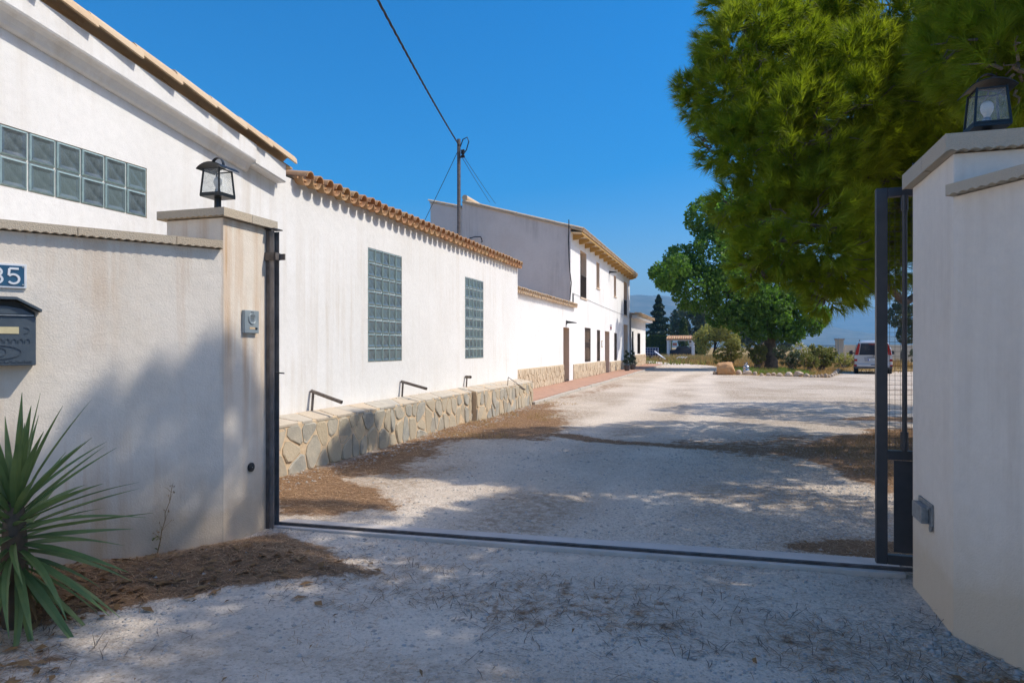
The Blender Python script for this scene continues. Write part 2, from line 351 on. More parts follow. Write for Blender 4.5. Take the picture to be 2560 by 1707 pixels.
# ------------------------------------------------------------------ ground and driveway
def ground_mat():
    m, nt, b, _ = newmat('dry_soil'); v = coords(nt)
    c = ramp(nt, noise(nt, v, 0.12, 7, 0.65), [(0.35, (0.30, 0.20, 0.085)), (0.55, (0.42, 0.29, 0.12)), (0.7, (0.24, 0.2, 0.09))])
    c = mix(nt, ramp(nt, noise(nt, v, 6, 5), [(0.35, 0.0), (0.7, 0.5)]), c, (0.2, 0.13, 0.06))
    nt.links.new(c, b.inputs['Base Color']); b.inputs['Roughness'].default_value = 1.0; b.inputs['Specular IOR Level'].default_value = 0.1
    bump(nt, b, noise(nt, v, 12, 5), 0.6, 0.03); return m
def gravel_mat():
    m, nt, b, _ = newmat('crushed_limestone'); v = coords(nt)
    la = nt.nodes.new('ShaderNodeAttribute'); la.attribute_name = 'litter'
    fa = nt.nodes.new('ShaderNodeAttribute'); fa.attribute_name = 'field'
    c = ramp(nt, noise(nt, v, 0.7, 6, 0.6), [(0.3, (0.64, 0.545, 0.445)), (0.65, (0.78, 0.675, 0.555))])
    vo = nt.nodes.new('ShaderNodeTexVoronoi'); vo.inputs['Scale'].default_value = 70; nt.links.new(v, vo.inputs['Vector'])
    sep = nt.nodes.new('ShaderNodeSeparateColor'); nt.links.new(vo.outputs['Color'], sep.inputs[0])
    ca = nt.nodes.new('ShaderNodeAttribute'); ca.attribute_name = 'coarse'
    c = mix(nt, ca.outputs['Fac'], c, mix(nt, 1.0, c, ramp(nt, sep.outputs[0], [(0.0, 0.5), (0.4, 0.9), (1.0, 1.1)]), 'MULTIPLY'))
    spk = ramp(nt, noise(nt, v, 38, 4, 0.75), [(0.54, 0.0), (0.66, 0.55)])
    c = mix(nt, spk, c, (0.16, 0.115, 0.075))
    da = nt.nodes.new('ShaderNodeAttribute'); da.attribute_name = 'dirt'
    dn = ramp(nt, noise(nt, v, 11, 6, 0.78), [(0.38, 0.15), (0.62, 1.0)])
    dk = N(nt, 'ShaderNodeMath', operation='MULTIPLY'); nt.links.new(dn, dk.inputs[0]); nt.links.new(da.outputs['Fac'], dk.inputs[1])
    c = mix(nt, dk.outputs[0], c, (0.27, 0.195, 0.125))
    # litter: noise-broken edge of the mapped patches
    nz = noise(nt, v, 7, 6, 0.75)
    s = N(nt, 'ShaderNodeMath', operation='MULTIPLY_ADD'); nt.links.new(nz, s.inputs[0]); s.inputs[1].default_value = 1.5; s.inputs[2].default_value = -0.75
    s2 = N(nt, 'ShaderNodeMath', operation='ADD'); nt.links.new(s.outputs[0], s2.inputs[0]); nt.links.new(la.outputs['Fac'], s2.inputs[1])
    lm = ramp(nt, s2.outputs[0], [(0.40, 0.0), (0.60, 0.93)])
    lc = ramp(nt, noise(nt, v, 26, 5, 0.7), [(0.3, (0.14, 0.075, 0.036)), (0.7, (0.33, 0.19, 0.095))])
    c = mix(nt, lm, c, lc)
    f2 = N(nt, 'ShaderNodeMath', operation='ADD'); nt.links.new(s.outputs[0], f2.inputs[0]); nt.links.new(fa.outputs['Fac'], f2.inputs[1])
    fm = ramp(nt, f2.outputs[0], [(0.4, 0.0), (0.6, 1.0)])
    fc = ramp(nt, noise(nt, v, 1.5, 6), [(0.35, (0.30, 0.2, 0.09)), (0.65, (0.44, 0.31, 0.14))])
    c = mix(nt, fm, c, fc)
    nt.links.new(c, b.inputs['Base Color']); b.inputs['Roughness'].default_value = 1.0; b.inputs['Specular IOR Level'].default_value = 0.12
    n1 = bump(nt, None, vo.outputs['Distance'], 0.55, 0.012)
    n2 = bump(nt, None, noise(nt, v, 28, 5, 0.7), 0.75, 0.02, n1)
    bump(nt, b, noise(nt, v, 150, 2), 0.4, 0.004, n2); return m
G = MB(); G.quad((-9000, -9000, -0.09), (9000, -9000, -0.09), (9000, 16000, -0.09), (-9000, 16000, -0.09))
gd = G.build('ground', ground_mat()); tag(gd, 'dry straw coloured plain reaching to the foot of the blue hills', None, kind='structure')
ys = [-8.0]
while ys[-1] < 80: ys.append(ys[-1] + (0.30 if ys[-1] < 0 else 0.055 + 0.011 * max(ys[-1] - 2, 0)))
xs = np.concatenate([np.linspace(-14, -6.2, 16)[:-1], np.linspace(-6.2, 5, 170), np.linspace(5, 20, 46)[1:]])
gx, gy = np.meshgrid(xs, np.array(ys)); gzv = gz(gx, gy)
edge = np.minimum(np.minimum(gx + 14, 20 - gx), np.minimum(gy + 8, ys[-1] - gy)); gzv = np.where(edge < 0.01, -0.2, gzv)
V = np.stack([gx.ravel(), gy.ravel(), gzv.ravel()], 1); nx = len(xs); ny = len(ys)
ii = (np.arange(ny - 1)[:, None] * nx + np.arange(nx - 1)[None, :]).ravel()
F = np.stack([ii, ii + 1, ii + nx + 1, ii + nx], 1)
drv = np_mesh('driveway', V, F, gravel_mat(), smooth=True)
tag(drv, 'pale crushed limestone driveway strewn with brown pine needles', None, kind='structure')
at = drv.data.attributes.new('litter', 'FLOAT', 'POINT'); at.data.foreach_set('value', litter(gx, gy).ravel().astype(np.float32))
lane = np.minimum(np.abs(gx + 2.35 + .25 * np.sin(gy * .25)), np.abs(gx + .55 + .25 * np.sin(gy * .25)))
dirt = (.22 + .55 * sstep(.38, .66, fbm(gx, gy, .55, 61, 5))) * sstep(.12, .75, lane) * sstep(60, 30, gy) + .10
dirt = np.maximum(dirt, .7 * sstep(1.4, .1, np.abs(gx + 4.5)) * sstep(5.2, 6, gy) * sstep(.35, .6, fbm(gx, gy, 1.1, 64, 4)))
dirt = np.where(gy < 5.0, 0.05 + .55 * sstep(.48, .68, fbm(gx * .7 + gy * .5, gy, .8, 77, 5)), dirt)
coarse = np.where(gy < 5.0, .22 + .4 * sstep(.5, .65, fbm(gx, gy, .9, 83, 4)), .45 + .55 * sstep(-1.5, .8, gx)) + .5 * sstep(.6, .1, np.abs(gx - (1.2 + .59 * (4.06 - gy)))) * (gy < 4.2)
at = drv.data.attributes.new('coarse', 'FLOAT', 'POINT'); at.data.foreach_set('value', np.clip(coarse, 0, 1).ravel().astype(np.float32))
at = drv.data.attributes.new('dirt', 'FLOAT', 'POINT'); at.data.foreach_set('value', np.clip(dirt, 0, 1).ravel().astype(np.float32))
fld = sstep(0.8, -0.8, polydist(gx, gy, GRAVEL)) * sstep(-9, -5.5, gx + 0 * gy)
at = drv.data.attributes.new('field', 'FLOAT', 'POINT'); at.data.foreach_set('value', fld.ravel().astype(np.float32))

# pavement with kerb along the house fronts
p = MB(); p.box(-6.3, -4.80, 17.15, 58.5, -0.1, 0.10)
pv = p.build('pavement', PAVE); tag(pv, 'pinkish tiled pavement along the house fronts', None, kind='structure')
p = MB()
yy = 17.15
while yy < 58.4:
    p.box(-4.797, -4.68 + random.uniform(-.01, .01), yy, min(yy + 0.985, 58.5), -0.1, 0.085 + random.uniform(-.012, .008)); yy += 1.0
k = p.build('kerb', KERB, bevel=0.015); tag(k, 'worn concrete kerb edging the pink pavement', None, kind='structure')

# ------------------------------------------------------------------ hills
def ridge(name, cx, cy, yaw, L, D, prof, seed, label):
    n, mI = 150, 26; c, s = math.cos(yaw), math.sin(yaw); V = []
    u = np.linspace(-1, 1, n); w = np.linspace(-1, 1, mI); U, W = np.meshgrid(u, w)
    X = U * L; Yv = W * D
    H = np.interp(U, [q[0] for q in prof], [q[1] for q in prof]) * (1 - np.abs(W) ** 1.25)
    H = H * (1 + 0.30 * (fbm(X, Yv, 1 / 420, seed, 5) - 0.5)) + (fbm(X, Yv, 1 / 170, seed + 9, 5) - 0.5) * 55 * (1 - np.abs(W))
    H = np.where(np.abs(W) > 0.99, -2, np.maximum(H, -2))
    V = np.stack([(cx + X * c - Yv * s).ravel(), (cy + X * s + Yv * c).ravel(), H.ravel()], 1)
    ii = (np.arange(mI - 1)[:, None] * n + np.arange(n - 1)[None, :]).ravel()
    o = np_mesh(name, V, np.stack([ii, ii + 1, ii + n + 1, ii + n], 1), HILL, smooth=True); tag(o, label, None, kind='structure')
HILL = M('hill_scrub', (0.16, 0.145, 0.10), (0.04, 0.05, 0.03), 0.012, 1.0, detail=9)
ridge('mountain', -700, 3900, R(14), 2300, 1100, [(-1, 0), (-.6, 230), (-.25, 320), (0.02, 322), (.15, 312), (.26, 268), (.40, 170), (.6, 90), (.8, 50), (1, 0)], 4, 'wooded blue mountain rising beyond the end of the farmhouse')
ridge('mountain', 2300, 6300, R(-14), 3600, 1500, [(-1, 0), (-.75, 60), (-.62, 120), (-.45, 250), (-.32, 330), (-.18, 335), (0.1, 240), (.5, 150), (1, 0)], 13, 'pale hazy ridge beyond the parked van')
hz = MB(); hz.box(-8900, 8900, -400, 12500, -3, 430)
def hazemat():
    m = bpy.data.materials.new('haze_air'); m.use_nodes = True; nt = m.node_tree; nt.nodes.clear()
    o = nt.nodes.new('ShaderNodeOutputMaterial'); v = nt.nodes.new('ShaderNodeVolumePrincipled')
    v.inputs['Color'].default_value = (0.30, 0.66, 1.0, 1); v.inputs['Density'].default_value = 0.00024; v.inputs['Anisotropy'].default_value = 0.0
    nt.links.new(v.outputs[0], o.inputs['Volume']); return m
HAZE_ON = True
if HAZE_ON:
    ho = hz.build('haze', hazemat()); tag(ho, 'thin blue summer haze over the plain', None, kind='stuff')

# ------------------------------------------------------------------ wall builder with recessed openings
def wall_x(mb, xf, y0, y1, z0, top, holes, thick=0.3, reveal_mi=1, cover_z=None):
    """front face at x = xf facing +x; top = list of (y, z) or a number; holes = (ya, yb, za, zb, depth)"""
    tops = top if isinstance(top, list) else [(y0, top), (y1, top)]
    zc = cover_z if cover_z else min(t[1] for t in tops)
    yl = sorted(set([y0, y1] + [h[0] for h in holes] + [h[1] for h in holes]))
    zl = sorted(set([z0, zc] + [h[2] for h in holes] + [h[3] for h in holes]))
    mb.mi = 0
    for a, b in zip(yl, yl[1:]):
        for c, d in zip(zl, zl[1:]):
            ym, zm = (a + b) / 2, (c + d) / 2
            if any(h[0] < ym < h[1] and h[2] < zm < h[3] for h in holes): continue
            mb.quad((xf, a, c), (xf, b, c), (xf, b, d), (xf, a, d))
    if any(t[1] > zc + 1e-6 for t in tops):
        mb.add([(xf, y0, zc)] + [(xf, y1, zc)] + [(xf, t[0], t[1]) for t in reversed(tops)], [tuple(range(2 + len(tops)))])
    for (ya, yb, za, zb, dp) in holes:
        mb.mi = reveal_mi; xb = xf - dp
        mb.quad((xf, ya, za), (xf, ya, zb), (xb, ya, zb), (xb, ya, za)); mb.quad((xf, yb, za), (xb, yb, za), (xb, yb, zb), (xf, yb, zb))
        mb.quad((xf, ya, za), (xb, ya, za), (xb, yb, za), (xf, yb, za)); mb.quad((xf, ya, zb), (xf, yb, zb), (xb, yb, zb), (xb, ya, zb))
        mb.quad((xb, ya, za), (xb, ya, zb), (xb, yb, zb), (xb, yb, za))
    mb.mi = 0
    return mb
def box_rest(mb, xf, xb, y0, y1, z0, zt, zb=None):
    """ends and back of a building whose front is a wall_x face; zt = front top, zb = back top"""
    zb = zt if zb is None else zb
    for y in (y0, y1): mb.add([(xf, y, z0), (xf, y, zt), (xb, y, zb), (xb, y, z0)], [(0, 1, 2, 3)])
    mb.quad((xb, y0, z0), (xb, y0, zb), (xb, y1, zb), (xb, y1, z0)); mb.quad((xf, y0, zt), (xf, y1, zt), (xb, y1, zb), (xb, y0, zb))
    return mb

# roof tile: a half barrel, tip at the origin, running towards -X, convex upwards
def tile_mesh(name, r0, r1, L, mats, th=0.014, n=6, flip=False):
    b = MB(); rings = []
    for (x, r) in ((0.0, r0), (-L, r1)):
        for rr in (r, r - th):
            rings.append([(x, rr * math.cos(math.pi * k / n), rr * math.sin(math.pi * k / n)) for k in range(n + 1)])
    vs = sum(rings, []); m = n + 1; fs = []
    for k in range(n):
        fs += [(k, k + 1, 2 * m + k + 1, 2 * m + k), (m + k, 3 * m + k, 3 * m + k + 1, m + k + 1), (k, m + k, m + k + 1, k + 1), (2 * m + k, 2 * m + k + 1, 3 * m + k + 1, 3 * m + k)]
    for k in (0, n): fs += [(k, 2 * m + k, 3 * m + k, m + k)]
    if flip: vs = [(x, y, -z) for (x, y, z) in vs]
    b.add(vs, fs); return b.mesh(name, mats, smooth=True)
COVER = tile_mesh('cover_tile', 0.088, 0.070, 0.42, TERRA)
CHAN = tile_mesh('channel_tile', 0.098, 0.082, 0.42, TERRA, flip=True)
COVERP = tile_mesh('pale_cover_tile', 0.088, 0.070, 0.42, TERRAP)
CHANP = tile_mesh('pale_channel_tile', 0.098, 0.082, 0.42, TERRAP, flip=True)
VERGE = tile_mesh('verge_tile', 0.122, 0.098, 0.53, TERRAP, th=0.024)
def eave(parent, x, y0, y1, z, pitch, slope, cover=None, chan=None):
    n = max(1, round((y1 - y0) / pitch)); pt = (y1 - y0) / n
    for i in range(n):
        y = y0 + pt * (i + 0.5); j = lambda a: random.uniform(-a, a)
        for me, dx, dy, dz in ((chan or CHAN, 0.012, 0.0, 0.032), (cover or COVER, -0.02, pt / 2, 0.055)):
            mx = Matrix.Translation((x + dx + j(.010), y + dy + j(.006), z + dz + j(.006))) @ Matrix.Rotation(j(.03), 4, 'Z') @ Matrix.Rotation(slope + j(.02), 4, 'Y')
            link('roof_tile', me, parent, False, mx)

# irregular stones from a clipped Voronoi diagram
def clip(poly, px, py, nx_, ny_):
    out = []
    for i in range(len(poly)):
        a, b = poly[i], poly[(i + 1) % len(poly)]
        da = (a[0] - px) * nx_ + (a[1] - py) * ny_; db = (b[0] - px) * nx_ + (b[1] - py) * ny_
        if da <= 0: out.append(a)
        if da * db < 0: t = da / (da - db); out.append((a[0] + t * (b[0] - a[0]), a[1] + t * (b[1] - a[1])))
    return out
def voronoi(u0, u1, v0, v1, cell, aspect, rnd, jit=0.42):
    """cells about `cell` wide and cell*aspect high"""
    sx = 1.0; sy = 1.0 / aspect; W = (u1 - u0); Hh = (v1 - v0) * sy
    nx_, ny_ = max(1, round(W / cell)), max(1, round(Hh / cell)); pts = []
    for j in range(ny_):
        for i in range(nx_ + 1):
            pts.append(((i + 0.5 * (j % 2) + rnd.uniform(-jit, jit)) * W / nx_, (j + .5 + rnd.uniform(-jit, jit)) * Hh / ny_))
    out = []
    for k, (x, y) in enumerate(pts):
        poly = [(0, 0), (W, 0), (W, Hh), (0, Hh)]
        near = sorted(pts, key=lambda q: (q[0] - x) ** 2 + (q[1] - y) ** 2)[1:18]
        for (a, b) in near:
            poly = clip(poly, (x + a) / 2, (y + b) / 2, a - x, b - y)
            if len(poly) < 3: break
        if len(poly) >= 3: out.append([(u0 + a, v0 + b / sy) for a, b in poly])
    return out
def inset_round(poly, gap, cut=0.26):
    cx = sum(p[0] for p in poly) / len(poly); cy = sum(p[1] for p in poly) / len(poly)
    ext = min(math.hypot(p[0] - cx, p[1] - cy) for p in poly)
    if ext < gap * 1.6: return None
    # drop very short edges
    q = [p for i, p in enumerate(poly) if math.hypot(p[0] - poly[i - 1][0], p[1] - poly[i - 1][1]) > gap * 0.9]
    if len(q) < 3: return None
    o = []
    for p in q:
        d = math.hypot(p[0] - cx, p[1] - cy); s = max(0.3, (d - gap * 0.75) / d); o.append((cx + (p[0] - cx) * s, cy + (p[1] - cy) * s))
    r = []
    for i in range(len(o)):
        a, b = o[i], o[(i + 1) % len(o)]
        r += [(a[0] + cut * (b[0] - a[0]), a[1] + cut * (b[1] - a[1])), (b[0] + cut * (a[0] - b[0]), b[1] + cut * (a[1] - b[1]))]
    return r
def stone_mb(mb, poly, mapf, h, rnd, tilt=0.0):
    n = len(poly); cx = sum(p[0] for p in poly) / n; cy = sum(p[1] for p in poly) / n
    tx, ty = rnd.uniform(-tilt, tilt), rnd.uniform(-tilt, tilt)
    base = [mapf(p[0], p[1], -0.02) for p in poly]
    mid = [mapf(p[0], p[1], h * 0.55) for p in poly]
    top = [mapf(cx + (p[0] - cx) * .86, cy + (p[1] - cy) * .86, h + (p[0] - cx) * tx + (p[1] - cy) * ty) for p in poly]
    fs = [(i, (i + 1) % n, n + (i + 1) % n, n + i) for i in range(n)] + [(n + i, n + (i + 1) % n, 2 * n + (i + 1) % n, 2 * n + i) for i in range(n)] + [tuple(range(2 * n, 3 * n))]
    mb.add(base + mid + top, fs)

# ================================================================== LONG WHITE OUTBUILDING
rs = random.Random(3)
LB = T('outbuilding', 'long low white outbuilding with glass block windows and a stone ledge', 'building', (-5.2, 7, 0))
ew = 17.3; ztop = 3.62; VS = 0.152; VY = 7.22
def vz(y): return 3.70 + (VY - y) * VS          # underside line of the verge tiles
WIN = [(3.07, 5.137, 2.715, 3.185, 2, 9), (9.335, 10.49, 1.27, 3.03, 8, 5), (13.45, 14.60, 1.255, 2.985, 8, 5)]
b = MB(); wall_x(b, -5.2, -4.0, ew, -0.1, [(-4.0, vz(-4.0) - .08), (VY, vz(VY) - .08), (VY + .01, ztop), (ew, ztop)], [(w[0], w[1], w[2], w[3], 0.05) for w in WIN], cover_z=3.4)
box_rest(b, -5.2, -10.5, VY + .3, ew, -0.1, ztop, 4.4)
b.add([(-5.2, -4, -.1), (-5.2, -4, vz(-4) - .08), (-10.5, -4, vz(-4) - .08), (-10.5, -4, -.1)], [(0, 1, 2, 3)])
b.add([(-10.5, -4, -.1), (-10.5, -4, vz(-4) - .08), (-10.5, VY, vz(VY) - .08), (-10.5, VY, -.1)], [(0, 1, 2, 3)])
b.build('wall', [WHITE, CREAM], LB)
# each glass block: proud rounded face with a paler rim
def block_mesh(w, h):
    q = MB(); a, c = w / 2, h / 2; e = 0.013
    q.add([(0, -a, -c), (0, a, -c), (0, a, c), (0, -a, c), (.022, -a, -c), (.022, a, -c), (.022, a, c), (.022, -a, c)], [(0, 1, 5, 4), (1, 2, 6, 5), (2, 3, 7, 6), (3, 0, 4, 7)])
    q.mi = 0
    q.add([(.022, -a, -c), (.022, a, -c), (.022, a, c), (.022, -a, c), (.028, -a + e, -c + e), (.028, a - e, -c + e), (.028, a - e, c - e), (.028, -a + e, c - e)], [(0, 1, 5, 4), (1, 2, 6, 5), (2, 3, 7, 6), (3, 0, 4, 7)])
    q.mi = 1
    q.add([(.028, -a + e, -c + e), (.028, a - e, -c + e), (.028, a - e, c - e), (.028, -a + e, c - e), (.018, -a + 3 * e, -c + 3 * e), (.018, a - 3 * e, -c + 3 * e), (.018, a - 3 * e, c - 3 * e), (.018, -a + 3 * e, c - 3 * e)], [(0, 1, 5, 4), (1, 2, 6, 5), (2, 3, 7, 6), (3, 0, 4, 7), (4, 5, 6, 7)])
    return q.mesh('glass_block', [GBR, GBF])
for (ya, yb, za, zb, nr, nc) in WIN:
    q = MB(); q.box(-5.247, -5.212, ya + .003, yb - .003, za + .003, zb - .003); wf = q.build('window', GRID, LB)
    pw, ph = (yb - ya) / nc, (zb - za) / nr; bm_ = block_mesh(pw - 0.017, ph - 0.017)
    for r_ in range(nr):
        for c_ in range(nc):
            link('glass_block', bm_, wf, False, Matrix.Translation((-5.2225 + rs.uniform(-.003, .003), ya + pw * (c_ + .5), za + ph * (r_ + .5))) @ Matrix.Rotation(rs.uniform(-.012, .012), 4, 'Z'))
# raking cornice below the verge, in two lengths, and its tiles
def cornice(y0, y1, prof, name='cornice'):
    q = MB(); A = [(-5.2 + dx, y0, vz(y0) + dz) for dx, dz in prof]; B = [(-5.2 + dx, y1, vz(y1) + dz) for dx, dz in prof]; n = len(prof)
    q.add(A + B, [tuple(range(n)), tuple(reversed(range(n, 2 * n)))] + [(i, (i + 1) % n, n + (i + 1) % n, n + i) for i in range(n)]); return q.build(name, WHITE, LB)
cornice(-4.0, 6.52, [(0.002, -.315), (.02, -.315), (.045, -.30), (.06, -.27), (.085, -.235), (.12, -.215), (.15, -.21), (.158, -.195), (.158, -.02), (0.002, -.02)])
cornice(6.523, 7.08, [(0.002, -.235), (.13, -.235), (.145, -.22), (.145, -.02), (0.002, -.02)])
q = MB(); q.add([(-5.06, -4, vz(-4) + .0), (-5.06, VY, vz(VY) + .0), (-10.6, VY, vz(VY) + .0), (-10.6, -4, vz(-4) + .0), (-5.06, -4, vz(-4) - .018), (-5.06, VY, vz(VY) - .018), (-10.6, VY, vz(VY) - .018), (-10.6, -4, vz(-4) - .018)],
      [(0, 1, 2, 3), (7, 6, 5, 4), (0, 4, 5, 1), (1, 5, 6, 2), (2, 6, 7, 3), (3, 7, 4, 0)]); q.build('roof', TERRA, LB)
for i in range(25):
    y = 7.17 - 0.4615 * i
    mx = Matrix.Translation((-5.075 + rs.uniform(-.008, .008), y, vz(y) + 0.022 + rs.uniform(-.004, .008))) @ Matrix.Rotation(R(90) + rs.uniform(-.015, .015), 4, 'Z') @ Matrix.Rotation(math.atan(VS) + .085, 4, 'Y')
    link('roof_tile', VERGE, LB, False, mx)
eave(LB, -5.07, 7.42, 17.33, ztop, 0.232, R(9))
q = MB(); q.add([(-5.12, 7.4, ztop + .03), (-5.12, ew, ztop + .03), (-10.6, ew, ztop + .85), (-10.6, 7.4, ztop + .85), (-5.12, 7.4, ztop + .004), (-5.12, ew, ztop + .004), (-10.6, ew, ztop + .82), (-10.6, 7.4, ztop + .82)],
      [(0, 1, 2, 3), (7, 6, 5, 4), (0, 4, 5, 1), (1, 5, 6, 2), (2, 6, 7, 3), (3, 7, 4, 0)]); q.build('roof', TERRA, LB)
# mortar that fills the waves under the eave tiles
q = MB(); n = round((17.33 - 7.42) / .232); pt = (17.33 - 7.42) / n
for i in range(n):
    y = 7.42 + pt * (i + 1); k = 6
    prof = [(-5.195, y + .078 * math.cos(math.pi * t / k), ztop - .01 + .115 * math.sin(math.pi * t / k)) for t in range(k + 1)]
    q.prism(prof, (-.15, 0, 0), (0.004 + rs.uniform(0, .004), 0, 0))
mo = q.build('mortar_filling', WHITE, LB); tag(mo, kind='stuff')
# stone ledge at the foot of the wall: core, front stones, sloping top slabs
q = MB()
for (y0, y1, xf) in ((5.6, 12.95, -4.86), (12.953, 17.2, -4.76)):
    q.prism([(-5.197, y0, -.1), (xf, y0, -.1), (xf, y0, .595), (-5.197, y0, .665)], (0, 0, 0), (0, y1 - y0, 0))
led = q.build('stone_ledge', MORTAR, LB, bevel=0.012)
for (y0, y1, xf) in ((5.6, 12.95, -4.86), (12.953, 17.2, -4.76)):
    for poly in voronoi(y0, y1, -.03, .585, .25, 1.3, rs, .55):
        pr = inset_round(poly, .027, .2)
        if not pr: continue
        q = MB(); stone_mb(q, pr, lambda u, v, h, xf=xf: (xf + h, u, v), rs.uniform(.005, .022), rs, .08); q.build('stone', STONE, led)
    for poly in voronoi(y0, y1, -5.18, xf + .015, .42, .6, rs, .25):
        pr = inset_round(poly, .016, .12)
        if not pr: continue
        zf = lambda x, xf=xf: .595 + (xf - x) * (.07 / (5.197 + xf))
        q = MB(); stone_mb(q, pr, lambda u, v, h: (v, u, zf(v) + h), rs.uniform(.008, .016), rs, .02); q.build('slab', SLAB, led)

# steel pipe brackets standing on the ledge
def pipe_bracket(label, base, elbow, end, r=.024, post=.017, extra=None):
    t = T('pipe_bracket', label, 'pipe bracket', base, 0, 'pipe brackets along the stone ledge')
    q = MB(); q.tube([base, elbow], post, 4); q.build('post', RUST, t)
    if end:
        q = MB(); d = (Vector(end) - Vector(elbow)).normalized(); e0 = Vector(elbow) - d * .03
        q.tube([e0, end], r, 10, caps=False); q.tube([Vector(end), Vector(end) - d * .1], r * .78, 10, caps=False); q.lathe([(r * .97, 0), (r * .97, .002)], tuple(e0), 8)
        q.build('pipe', RUST, t, smooth=True)
    if extra:
        q = MB()
        for e in extra: q.tube(e, .008, 5)
        q.build('stay', RUST, t)
pipe_bracket('nearest steel pipe bracket on the ledge, beside the gate post', (-5.15, 7.77, .655), (-5.15, 7.80, .915), (-4.70, 7.76, .79))
pipe_bracket('second steel pipe bracket, on the ledge below the first tall glass block window', (-5.15, 10.40, .655), (-5.15, 10.43, .915), (-4.70, 10.40, .81))
pipe_bracket('short upright steel stub on the ledge below the far glass block window', (-5.15, 13.40, .655), (-5.15, 13.43, .875), (-5.05, 13.40, .872), .03)
pipe_bracket('farthest steel pipe bracket tilting down over the end of the ledge', (-4.80, 15.72, .58), (-4.80, 15.70, .57), (-4.72, 16.33, .45), .022, .01, [[(-4.78, 15.15, .80), (-4.72, 16.30, .46)], [(-4.79, 15.65, .62), (-4.745, 15.65, .28)], [(-4.80, 15.15, .60), (-4.78, 15.15, .80)]])

# ================================================================== LOW ANNEX between outbuilding and farmhouse
AX = T('low_annex', 'low white annex with a brown recessed door and stone skirting', 'building', (-6.15, 23, 0))
HX = -6.15; az = 3.24
b = MB(); wall_x(b, HX, 17.32, 28.197, -.1, az, [(26.85, 27.95, .1, 2.3, .34)], cover_z=az); box_rest(b, HX, -10.9, 17.32, 28.15, -.1, az, az + .6); b.build('wall', [WHITE, CREAM], AX)
q = MB(); q.box(HX - .337, HX - .29, 26.87, 27.93, .10, 2.28); dr = q.build('door', DOORB, AX)
q = MB(); q.box(HX - .288, HX - .27, 27.78, 27.84, 1.05, 1.2); q.build('handle', GALV, dr)
eave(AX, -6.0, 17.35, 28.95, az, .228, R(9), COVERP, CHANP)
q = MB(); q.add([(-6.06, 17.3, az + .03), (-6.06, 28.9, az + .03), (-10.9, 28.9, az + .72), (-10.9, 17.3, az + .72), (-6.06, 17.3, az + .005), (-6.06, 28.9, az + .005), (-10.9, 28.9, az + .69), (-10.9, 17.3, az + .69)],
      [(0, 1, 2, 3), (7, 6, 5, 4), (0, 4, 5, 1), (1, 5, 6, 2), (2, 6, 7, 3), (3, 7, 4, 0)]); q.build('roof', TERRAP, AX)
def cladding(parent, x, spans, rnd):
    core = MB(); st = MB()
    for (y0, y1, zt) in spans:
        core.box(x - .01, x + .03, y0, y1, -.05, zt)
        for poly in voronoi(y0 + .01, y1 - .01, .08, zt - .01, .12, 2.3, rnd, .42):
            pr = inset_round(poly, .012, .2)
            if pr: stone_mb(st, pr, lambda u, v, h: (x + .03 + h, u, v), rnd.uniform(.006, .03), rnd, .1)
    core.build('skirting', MORTAR, parent); s = st.build('stone_cladding', CLAD, parent); tag(s, kind='stuff')
cladding(AX, HX, [(17.35, 26.8, .80)], rs)

# ================================================================== TWO-STOREY FARMHOUSE
FH = T('farmhouse', 'two storey white farmhouse with ochre eaves and barred windows', 'house', (HX, 37, 0))
hy0, hy1, ez = 28.2, 47.25, 6.38
GW = [(31.3, 32.75, .80, 2.41), (34.5, 35.42, .77, 2.38), (40.25, 41.3, .70, 2.34)]      # barred ground floor windows
DW = [(36.95, 38.5, .1, 2.37), (44.25, 46.2, .1, 2.97)]                                   # recessed doorways
UW = [(30.25, 31.72, 3.75, 5.87), (34.35, 35.25, 4.52, 5.83), (40.12, 41.03, 4.5, 5.72), (44.3, 45.92, 3.57, 5.76)]
b = MB(); wall_x(b, HX, hy0, hy1, -.1, 6.33, [(*w, .075) for w in GW] + [(*w, .34) for w in DW] + [(*w, .30) for w in UW])
b.build('wall', [WHITE, CREAM], FH)
sl = math.tan(R(15.6))
b = MB(); ridge_x = -11.03; rz = 6.66 + (HX - ridge_x) * sl
b.prism([(HX - .002, hy0, -.1), (HX - .002, hy0, 6.60), (ridge_x, hy0, rz - .06), (ridge_x, hy0, -.1)], (0, 0, 0), (0, .28, 0))
b.box(HX - .36, HX - .005, hy0 + .3, hy0 + .302, -.1, 6.3)
b.prism([(ridge_x + .05, hy0 + .22, -.1), (ridge_x + .05, hy0 + .22, 7.62), (-12.66, hy0 + .22, 8.02), (-12.66, hy0 + .22, -.1)], (0, 0, 0), (0, .3, 0))
b.box(-12.66, -12.4, hy0 + .53, hy1, -.1, 6.0); b.box(-12.39, HX - .4, hy1 - .25, hy1 - .003, -.1, 6.4)
b.build('gable_wall', GABLE, FH)
q = MB()   # roof slopes
q.prism([(-5.66, hy0 - .04, 6.42), (ridge_x, hy0 - .04, 6.42 + (-5.66 - ridge_x) * sl), (ridge_x, hy0 - .04, 6.36 + (-5.66 - ridge_x) * sl), (-5.66, hy0 - .04, 6.36)], (0, 0, 0), (0, hy1 - hy0 + .1, 0))
q.prism([(ridge_x - .003, hy0 + .2, 7.68), (-12.7, hy0 + .2, 8.08), (-12.7, hy0 + .2, 8.02), (ridge_x - .003, hy0 + .2, 7.62)], (0, 0, 0), (0, hy1 - hy0 - .2, 0))
q.build('roof', TERRAP, FH)
